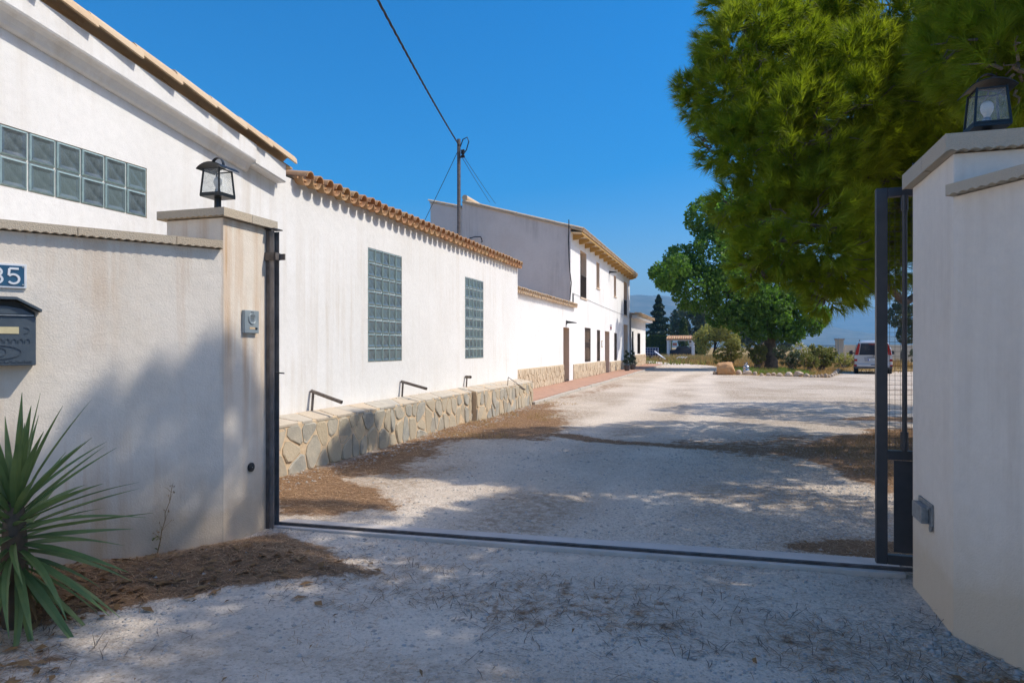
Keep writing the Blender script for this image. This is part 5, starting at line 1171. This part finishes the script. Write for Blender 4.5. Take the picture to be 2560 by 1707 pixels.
for sgn in (-1, 1):
    q = MB(); q.prism([(sgn * .91, 0, 1.06), (sgn * .735, 0, 1.06), (sgn * .655, 0, 1.66), (sgn * .735, 0, 1.70), (sgn * .86, 0, 1.35)], (0, .0, 0), (0, .2, 0)); tl = q.build('tail_light', LRED, VAN, True)
    q = MB(); q.box(min(sgn * .935, sgn * .79), max(sgn * .935, sgn * .79), .005, .2, .84, 1.055); q.build('reverse_light', LCLR, tl, True)
    q = MB(); q.box(min(sgn * .945, sgn * .79), max(sgn * .945, sgn * .79), .0, .2, .71, .83); q.build('lower_light', LRED, tl, True)
    q = MB(); q.box(min(sgn * .96, sgn * .82), max(sgn * .96, sgn * .82), -.09, -.082, .44, .52); q.build('reflector', LRED, VAN, True)
    q = MB(); q.tube([(sgn * .93, 3.3, 1.14), (sgn * 1.02, 3.28, 1.16)], .03, 6); q.prism([(sgn * 1.00, 3.24, 1.04), (sgn * 1.20, 3.24, 1.08), (sgn * 1.19, 3.24, 1.27), (sgn * 1.02, 3.24, 1.30)], (0, 0, 0), (0, .1, 0)); q.build('wing_mirror', DARKM, VAN, True)
    q = MB(); q.tube([(sgn * .66, .3, 1.86), (sgn * .66, .45, 1.91), (sgn * .66, 2.5, 1.91), (sgn * .66, 2.65, 1.86)], .02, 6); q.build('roof_rail', DARKM, VAN, True)
    q = MB(); q.prism([(sgn * .938, .35, 1.08), (sgn * .938, 3.25, 1.08), (sgn * .80, 2.9, 1.66), (sgn * .80, .45, 1.66)], (0, 0, 0), (sgn * .012, 0, 0)); q.build('side_window', VGLASS, VAN, True)
    for yw in (.85, 3.85):
        q = MB(); q.lathe([(.2, -.11), (.315, -.105), (.335, -.07), (.335, .07), (.315, .105), (.2, .11)], (sgn * .845, yw, .335), 22, 'x'); w_ = q.build('wheel', TYRE, VAN, True, smooth=True)
        q = MB(); q.lathe([(.05, -.118), (.19, -.114), (.195, .114), (.05, .118)], (sgn * .845, yw, .335), 16, 'x'); q.build('rim', GALV, w_, True)
q = MB(); q.prism([(-.93, -.085, .30), (.93, -.085, .30), (.945, -.085, .52), (.80, -.085, .40), (-.80, -.085, .40), (-.945, -.085, .52)], (0, 0, 0), (0, .3, 0)); q.build('bumper_trim', DARKM, VAN, True, bevel=.012)
q = MB(); q.box(-.82, .82, -.075, .12, .405, .56); q.build('bumper', VPAINT, VAN, True, bevel=.03)
q = MB(); q.prism([(-.46, -.004, .93), (.46, -.004, .93), (.42, -.004, .70), (-.42, -.004, .70)], (0, 0, 0), (0, .05, 0)); q.build('plate_recess', M('recess_silver', (.30, .31, .33), None, 4, .4), VAN, True)
q = MB(); q.box(-.30, .30, -.015, .0, .92, .945); q.build('handle_strip', DARKM, VAN, True)
np_ = MB(); np_.box(-.26, .26, -.017, -.006, .735, .845); npl = np_.build('licence_plate', EWHITE, VAN, True)
q = MB(); q.box(-.258, -.215, -.0185, -.0175, .737, .843); q.build('plate_band', M('plate_blue', (.02, .06, .35), None, 3, .4), npl, True)
def text_mesh(name, s, size, mat_, mx, parent):
    cu = bpy.data.curves.new(name, 'FONT'); cu.body = s; cu.size = size; cu.extrude = .0006; cu.align_x = 'CENTER'; cu.align_y = 'CENTER'
    o = bpy.data.objects.new(name, cu); COL.objects.link(o); dg = bpy.context.evaluated_depsgraph_get()
    me = bpy.data.meshes.new_from_object(o.evaluated_get(dg)); bpy.data.objects.remove(o); bpy.data.curves.remove(cu); me.materials.clear(); me.materials.append(mat_)
    return link(name, me, parent, True, mx)
text_mesh('plate_characters', '4602 LNS', .088, BLACK, Matrix.Translation((.025, -.0185, .79)) @ Matrix.Rotation(R(90), 4, 'X'), npl)
q = MB(); q.lathe([(.045, -.02), (.045, -.008)], (0, 0, .985), 16, 'y'); q.build('emblem', CHROME, VAN, True)
q = MB(); q.box(-.12, .12, -.083, -.079, .48, .53); q.build('tow_cover', DARKM, VAN, True)

# ================================================================== FAR YARD: pergola, tank, planks, fences
PG = T('pergola', 'small white posted pergola with a tiled edge in the dry field', 'pergola', (-5.9, 105, 0))
for x in (-7.95, -4.35):
    q = MB(); q.box(x - .17, x + .17, 105.0, 105.4, -.1, 2.45); q.build('post', WPAINT, PG)
    q = MB(); q.box(x - .15, x + .15, 108.6, 108.9, -.1, 2.45); q.build('post', WPAINT, PG)
q = MB(); q.box(-8.2, -4.1, 104.98, 105.35, 2.452, 2.62); q.build('beam', WPAINT, PG)
for x in np.arange(-8.1, -4.1, .33):
    link('roof_tile', COVER, PG, False, Matrix.Translation((float(x), 104.75, 2.68)) @ Matrix.Rotation(R(-90), 4, 'Z') @ Matrix.Rotation(.3, 4, 'Y') @ Matrix.Diagonal((3.0, 1.7, 1.5, 1)))
q = MB(); q.prism([(-8.25, 104.9, 2.64), (-8.25, 109, 3.3), (-8.25, 109, 3.22), (-8.25, 104.9, 2.58)], (0, 0, 0), (4.2, 0, 0)); q.build('roof', TERRA, PG)
cr = T('parked_car', 'dark car standing under the pergola', 'car', (-6.1, 107, 0))
q = MB(); secs = [(-1.75, .35, .75), (-1.7, .3, 1.05), (-.9, .3, 1.15), (-.55, .3, 1.62), (.75, .3, 1.65), (1.5, .3, 1.15), (1.75, .3, .95), (1.8, .35, .7)]
prof = [(x, z) for x, _, z in secs] ; q.prism([(-6.1 + x, 107.0, z) for x, z in prof] + [(-4.3, 107, .3), (-7.9, 107, .3)], (0, 0, 0), (0, 1.6, 0)); q.build('body', M('dark_car_paint', (.02, .03, .06), None, 3, .25, coat=.5), cr, bevel=.06)
q = MB(); q.box(-6.55, -5.5, 106.985, 106.995, 1.2, 1.55); q.build('window', VGLASS, cr)
for x in (-7.25, -4.95):
    q = MB(); q.lathe([(.2, 0), (.32, .02), (.32, .2), (.2, .22)], (x, 106.92, .32), 16, 'y'); q.build('wheel', TYRE, cr)
for k, (x, m_, lab) in enumerate(((-7.0, SRED, 'faded red and white panel hanging in the pergola'), (-4.65, WPAINT, 'pale panel at the right post of the pergola'))):
    pn = T('hanging_panel', lab, 'hanging_panel', (x, 105.7, 1.9)); q = MB(); q.box(x - .35 + k * .12, x + .35 - k * .12, 105.7, 105.74, 1.55, 2.2); q.build('panel', WPAINT, pn)  # flat hanging panel built as a thin rigid board, not a cloth banner
    if k == 0: q = MB(); q.box(x - .3, x + .3, 105.694, 105.698, 1.75, 2.1); q.build('print', M('faded_red', (.5, .2, .17), None, 4, .7), pn)
IB = T('water_tank', 'dark blue caged water tank beside the end annex', 'tank', (-8.3, 84, 0))
IBB = M('tank_blue', (0.015, 0.025, 0.10), (0.02, 0.035, 0.13), 4, .4)
q = MB(); q.box(-9.4, -7.55, 84.0, 85.1, .2, 1.42); q.build('tank', IBB, IB, bevel=.06)
for x in np.linspace(-9.42, -7.53, 7):
    q = MB(); q.box(float(x) - .014, float(x) + .014, 83.965, 83.993, .12, 1.46); q.build('cage_bar', WPAINT, IB)
for z in (.16, .47, .78, 1.09, 1.44):
    q = MB(); q.box(-9.43, -7.52, 83.935, 83.963, z - .016, z + .016); q.build('cage_bar', WPAINT, IB)
q = MB(); q.box(-9.4, -7.5, 83.99, 85.12, -.05, .12); q.build('pallet', BARKG, IB)
def plank(label, a, b, w, th, mat_, group):
    a, b = Vector(a), Vector(b); d = (b - a).normalized(); s_ = d.cross(Vector((0, 0, 1))).normalized() * w / 2; u_ = s_.cross(d).normalized() * th
    q = MB(); q.prism([a - s_, a + s_, a + s_ + u_, a - s_ + u_], (0, 0, 0), b - a); o = q.build('plank', mat_); tag(o, label, 'plank', group)
plank('long white plank leaning on the scrap heap', (-7.3, 77.5, 1.0), (-5.9, 75.2, .12), .18, .05, WPAINT, 'discarded planks in the dry grass')
for i in range(4):
    plank('%s white plank of the slatted stack in the grass' % ('left', 'second', 'third', 'right')[i], (-4.9 + i * .26, 71.8, .10), (-4.35 + i * .26, 72.6, .50), .14, .03, WPAINT, 'discarded planks in the dry grass')
plank('flat pale plank lying near the fruit tree', (-1.9, 66.0, .1), (-1.2, 66.2, .12), .2, .04, ROCKP, 'discarded planks in the dry grass')
hp = T('scrap_heap', 'low brown heap of scrap and branches beside the tank', 'heap', (-7.4, 77, 0)); rr = random.Random(5)
for i in range(26):
    q = MB(); a = Vector((-7.6 + rr.gauss(0, .55), 77.5 + rr.gauss(0, .6), rr.uniform(0, .5))); q.tube(limb_pts(a, a + Vector((rr.gauss(0, .8), rr.gauss(0, .5), rr.uniform(-.1, .3))), 3, .3, 0, rr), [.05, .045, .035, .02], 5); q.build('branch', rr.choice([BARK, DARKTRUNK, BROWNM]), hp)
# fence and walls at the far right
fp = (10.6, 10.6)
CF = T('chain_fence', 'thin post and wire fence beyond the van', 'fence', (12.0, 60, 0))
for x, y in ((8.6, 58.6), (11.4, 59.5), (14.6, 60.6), (17.8, 61.7)):
    q = MB(); q.tube([(x, y, -.1), (x, y, 2.2)], .035, 6); q.build('post', GALV, CF)
for z in (.3, 1.2, 2.12):
    q = MB(); q.tube([(8.6, 58.6, z), (17.8, 61.7, z)], .008, 4); q.build('wire', GALV, CF)
CW = M('cream_wall_paint', (.62, .54, .42), (.55, .48, .37), 1, .9)
FW = T('roadside_wall', 'low cream wall beyond the fence, left of the van', 'wall', (14, 76, 0))
q = MB(); q.prism([(11.6, 75.2, -.1), (11.6, 75.2, 1.72), (11.6, 75.45, 1.72), (11.6, 75.45, -.1)], (0, 0, 0), (9, 3.0, 0)); q.build('wall', CW, FW)
FP = T('roadside_pillar', 'cream gate pillar with a capped top beyond the bed', 'gate pillar', (11.1, 75, 0))
q = MB(); q.box(10.75, 11.45, 74.7, 75.3, -.1, 2.2); q.build('shaft', CW, FP)
q = MB(); q.box(10.66, 11.54, 74.62, 75.38, 2.203, 2.36); q.build('cap', KERB, FP)
BG = T('roadside_gate', 'dark green railing gate beyond the shrubs', 'gate', (9.4, 74.6, 0))
for i in range(22):
    q = MB(); x = 8.0 + i * .125; q.box(x - .014, x + .014, 74.6, 74.63, .15, 1.66); q.build('bar', GRILL, BG)
for z in (.18, 1.0, 1.66):
    q = MB(); q.box(7.95, 10.70, 74.57, 74.597, z - .02, z + .02); q.build('rail', GRILL, BG)
WP = T('meter_post', 'white post with a dark capped top among the shrubs', 'post', (6.6, 68, 0))
q = MB(); q.box(6.35, 6.85, 67.8, 68.2, -.1, 1.85); q.build('post', WPAINT, WP)
q = MB(); q.box(6.28, 6.92, 67.73, 68.27, 1.853, 1.98); q.build('cap', KERB, WP)
for i, (x, y, s) in enumerate(((13.2, 50.5, .3), (13.9, 50.8, .38), (14.6, 50.7, .28), (12.7, 50.2, .2))): rock(['pale rubble block seen through the gate, left', 'largest pale rubble block seen through the gate', 'pale rubble block seen through the gate, right', 'smallest rubble block seen beside the van wheel'][i], x, y, s * 1.4, s, s * .8, 60 + i, ROCKP, 'rubble blocks beyond the gate', 2)

# ================================================================== YUCCA, WEED, LITTER, GRAVEL (foreground)
YX, YY = -3.62, 2.70
yz = float(gz(YX, YY))
Y = T('yucca', 'green sword leaved yucca at the foot of the left wall', 'yucca', (YX, YY, yz))
q = MB(); q.lathe([(.05, -.05), (.065, .1), (.06, .4), (.05, .6), (.02, .70)], (0, 0, 0), 12); q.build('stem', BARK, Y, True, smooth=True)
ry = random.Random(4)
def sword(L, w, bend, fold=.45, n=7):
    q = MB(); vs = []
    for i in range(n + 1):
        t = i / n; ww = w * (0.55 + 1.6 * t) if t < .28 else w * (1 - ((t - .28) / .72) ** 1.7); ww = max(ww, .0015)
        x = L * t; z = -bend * L * t * t
        vs += [(x, -ww, z + ww * fold), (x, 0, z), (x, ww, z + ww * fold)]
    fs = []
    for i in range(n):
        a = 3 * i; fs += [(a, a + 1, a + 4, a + 3), (a + 1, a + 2, a + 5, a + 4)]
    q.add(vs, fs); return q.mesh('leaf', YUC, smooth=True)
SW = [sword(.66, .025, b_) for b_ in (.02, .08, .16)] + [sword(.56, .024, b_) for b_ in (.05, .2, .34)]
for i in range(104):
    u = i / 103; az = i * 2.399 + ry.uniform(-.2, .2); el = R(84 - 134 * u ** .80 + ry.uniform(-7, 7)); zc = .70 - .44 * u
    me = SW[ry.randint(0, 2) if u < .55 else ry.randint(1, 5)]; s_ = ry.uniform(.74, 1.04) * (1 if u > .1 else .85)
    mx = Matrix.Translation((math.cos(az) * .03, math.sin(az) * .03, zc)) @ Matrix.Rotation(az, 4, 'Z') @ Matrix.Rotation(-el, 4, 'Y') @ Matrix.Rotation(ry.uniform(-.5, .5), 4, 'X') @ Matrix.Diagonal((s_, s_, s_, 1))
    link('leaf', me, Y, True, mx)
DRY = [me.copy() for me in SW[4:6]]
for me in DRY: me.materials.clear(); me.materials.append(DLEAF)
for i in range(18):
    mx = Matrix.Translation((0, 0, .14 + .012 * i)) @ Matrix.Rotation(i * 2.1, 4, 'Z') @ Matrix.Rotation(R(ry.uniform(48, 74)), 4, 'Y') @ Matrix.Diagonal((.55, .8, .6, 1)); tag(link('leaf', DRY[i % 2], Y, True, mx), 'withered brown leaf hanging against the stem')
wx_, wy_ = lw(.47, .06); wz = float(gz(wx_, wy_))
W_ = T('dry_weed', 'thin dry weed stalk against the left wall', 'weed', (wx_, wy_, wz)); rw2 = random.Random(9)
q = MB(); st = limb_pts((0, 0, -.02), (.06, .09, .50), 8, .10, 0, rw2); q.tube(st, [.0035 - .0003 * i for i in range(9)], 4); q.build('stalk', DRYB, W_, True)
q = MB(); LP = []
for i in range(14):
    p_ = st[rw2.randint(2, 8)]; e_ = p_ + Vector((rw2.gauss(0, .05), rw2.gauss(0, .05), rw2.uniform(.01, .08))); q.tube([p_, p_.lerp(e_, .5) + Vector((0, 0, .006)), e_], [.0016, .0012, .0008], 3); LP.append(e_)
q.build('twigs', DRYB, W_, True)['kind'] = 'stuff'
P = np.array([list(p_) for p_ in LP for _ in range(2)]) + RNG.normal(0, .008, (28, 3)); o = np_mesh('dry_leaves', np.concatenate([P, P + RNG.normal(0, .009, P.shape), P + RNG.normal(0, .009, P.shape)], 1).reshape(-1, 3), np.arange(84).reshape(-1, 3), DLEAF, W_, 'stuff', True)
P = np.array([[0.0, 0.0, .03 + .012 * i] for i in range(10)]) + RNG.normal(0, .010, (10, 3)); np_mesh('green_leaves', np.concatenate([P, P + RNG.normal(0, .014, P.shape), P + RNG.normal(0, .014, P.shape)], 1).reshape(-1, 3), np.arange(30).reshape(-1, 3), SHRUB_L, W_, 'stuff', True)

def sticks(name, P, L, w, mat_, label, tilt=.12, curve=True):
    """needles lying on the ground: bent three-cornered slivers"""
    n = len(P); a = RNG.random(n) * 6.283 ; ll = L * (.5 + .8 * RNG.random(n)); d = np.stack([np.cos(a), np.sin(a), RNG.normal(0, tilt, n)], 1); s_ = np.stack([-np.sin(a), np.cos(a), 0 * a], 1)
    P = P.copy(); P[:, 2] += .004 + np.abs(RNG.normal(0, .006, n)); h = d * ll[:, None] / 2; cv = s_ * (RNG.normal(0, .045, n) * ll)[:, None]
    up = np.array([0, 0, 1.0]) * w * .6
    V = np.stack([P - h, P + cv + s_ * w / 2 + up, P + h, P + cv - s_ * w / 2 + up], 1).reshape(-1, 3)
    o = np_mesh(name, V, np.arange(len(V)).reshape(-1, 4), mat_); tag(o, label, None, kind='stuff'); return o
sticks('pine_needles', scatter(170000, -5.2, 3.2, 1.2, 7.5, lambda x, y: np.clip(litter(x, y) ** 1.3 * .8, 0, 1)), .09, .0038, NEEDLE, 'brown fallen pine needles matted along the wall and drive')
sticks('pine_needles', scatter(90000, -5.0, 3.0, 7.0, 17, lambda x, y: litter(x, y) * .55), .11, .006, NEEDLE, 'brown fallen pine needles on the far part of the drive')
sticks('scattered_needles', scatter(42000, -4.2, 2.6, 1.0, 11, lambda x, y: sstep(.47, .60, fbm(x, y, 1.5, 55)) * .95 + .05), .085, .0026, NEEDLE, 'single fallen needles strewn over the pale gravel')
cl = scatter(5000, -3.6, 1.6, 1.3, 4.4, lambda x, y: sstep(.46, .62, fbm(x, y, 1.3, 21)) * .95)
sticks('dry_twigs', cl, .14, .005, BARKG, 'dry twigs in loose drifts on the foreground gravel', .2)
def fallen(n, x0, x1, y0, y1, f, size, mat_, label):
    P = scatter(n, x0, x1, y0, y1, f); P[:, 2] += .012; k = len(P); a = RNG.random(k) * 6.283; s_ = size * (.5 + RNG.random(k)); d = np.stack([np.cos(a), np.sin(a), RNG.normal(0, .25, k)], 1) * s_[:, None]; e = np.stack([-np.sin(a), np.cos(a), RNG.normal(0, .35, k)], 1) * s_[:, None] * .4
    V = np.stack([P - d, P + e + [0, 0, .008], P + d, P - e + [0, 0, .006]], 1).reshape(-1, 3); o = np_mesh('dead_leaves', V, np.arange(4 * k).reshape(-1, 4), mat_); tag(o, label, None, kind='stuff')
fallen(2600, -5.0, -2.2, 1.0, 4.7, lambda x, y: litter(x, y) * sstep(4.6, 2.8, y) * .9, .035, DLEAF, 'curled dead leaves heaped under the yucca and wall')
fallen(900, .9, 2.6, 1.2, 3.6, lambda x, y: litter(x, y) * .9, .04, DLEAF, 'dead leaves gathered at the foot of the right wall')
fallen(60, -3.5, 1.2, 1.2, 8, lambda x, y: .6 + 0 * x, .017, DLEAF, 'odd dead leaves on the open gravel')
def pebbles(P, s0, s1, label, mat_=PEB):
    n = len(P); base = np.array([(1,0,0),(0,1,0),(-1,0,0),(0,-1,0),(0,0,1),(0,0,-1),(.7,.7,.55),(-.7,.7,.5),(-.7,-.7,.55),(.7,-.7,.5)], float)[:6]
    s_ = s0 + (s1 - s0) * RNG.random(n) ** 3; V = base[None] * (.65 + .6 * RNG.random((n, 6, 1))); V[..., 2] *= .62
    a = RNG.random(n) * 6.283; c, sn = np.cos(a)[:, None], np.sin(a)[:, None]; V = np.stack([V[..., 0] * c - V[..., 1] * sn, V[..., 0] * sn + V[..., 1] * c, V[..., 2]], 2) * s_[:, None, None] + P[:, None, :]
    F = np.array([(0,1,4),(1,2,4),(2,3,4),(3,0,4),(1,0,5),(2,1,5),(3,2,5),(0,3,5)]); F = (np.arange(n)[:, None, None] * 6 + F[None]).reshape(-1, 3)
    o = np_mesh('loose_gravel', V.reshape(-1, 3), F, mat_); tag(o, label, None, kind='stuff')
pebbles(scatter(30000, -4.6, 2.6, 1.0, 5.0, lambda x, y: (.12 + .6 * sstep(.48, .66, fbm(x, y, 1.0, 71))) * (1 - .93 * sstep(.25, .6, litter(x, y)))), .004, .020, 'loose pale gravel in front of the gate')
pebbles(scatter(30000, -4.6, 3.0, 5.2, 12, lambda x, y: (.12 + .85 * sstep(-1.2, 1.2, x)) * (1 - .9 * sstep(.25, .6, litter(x, y)))), .006, .024, 'loose pale gravel on the drive behind the gate')
pebbles(scatter(2200, .8, 2.6, 1.2, 4.1, lambda x, y: sstep(.75, .1, np.abs(x - (1.2 + .59 * (4.06 - y) - .15)))), .008, .035, 'coarse stones along the foot of the right wall')
pebbles(scatter(3000, -5.0, -4.3, 5.5, 17, lambda x, y: .4 + 0 * x), .008, .03, 'small stones along the foot of the ledge')
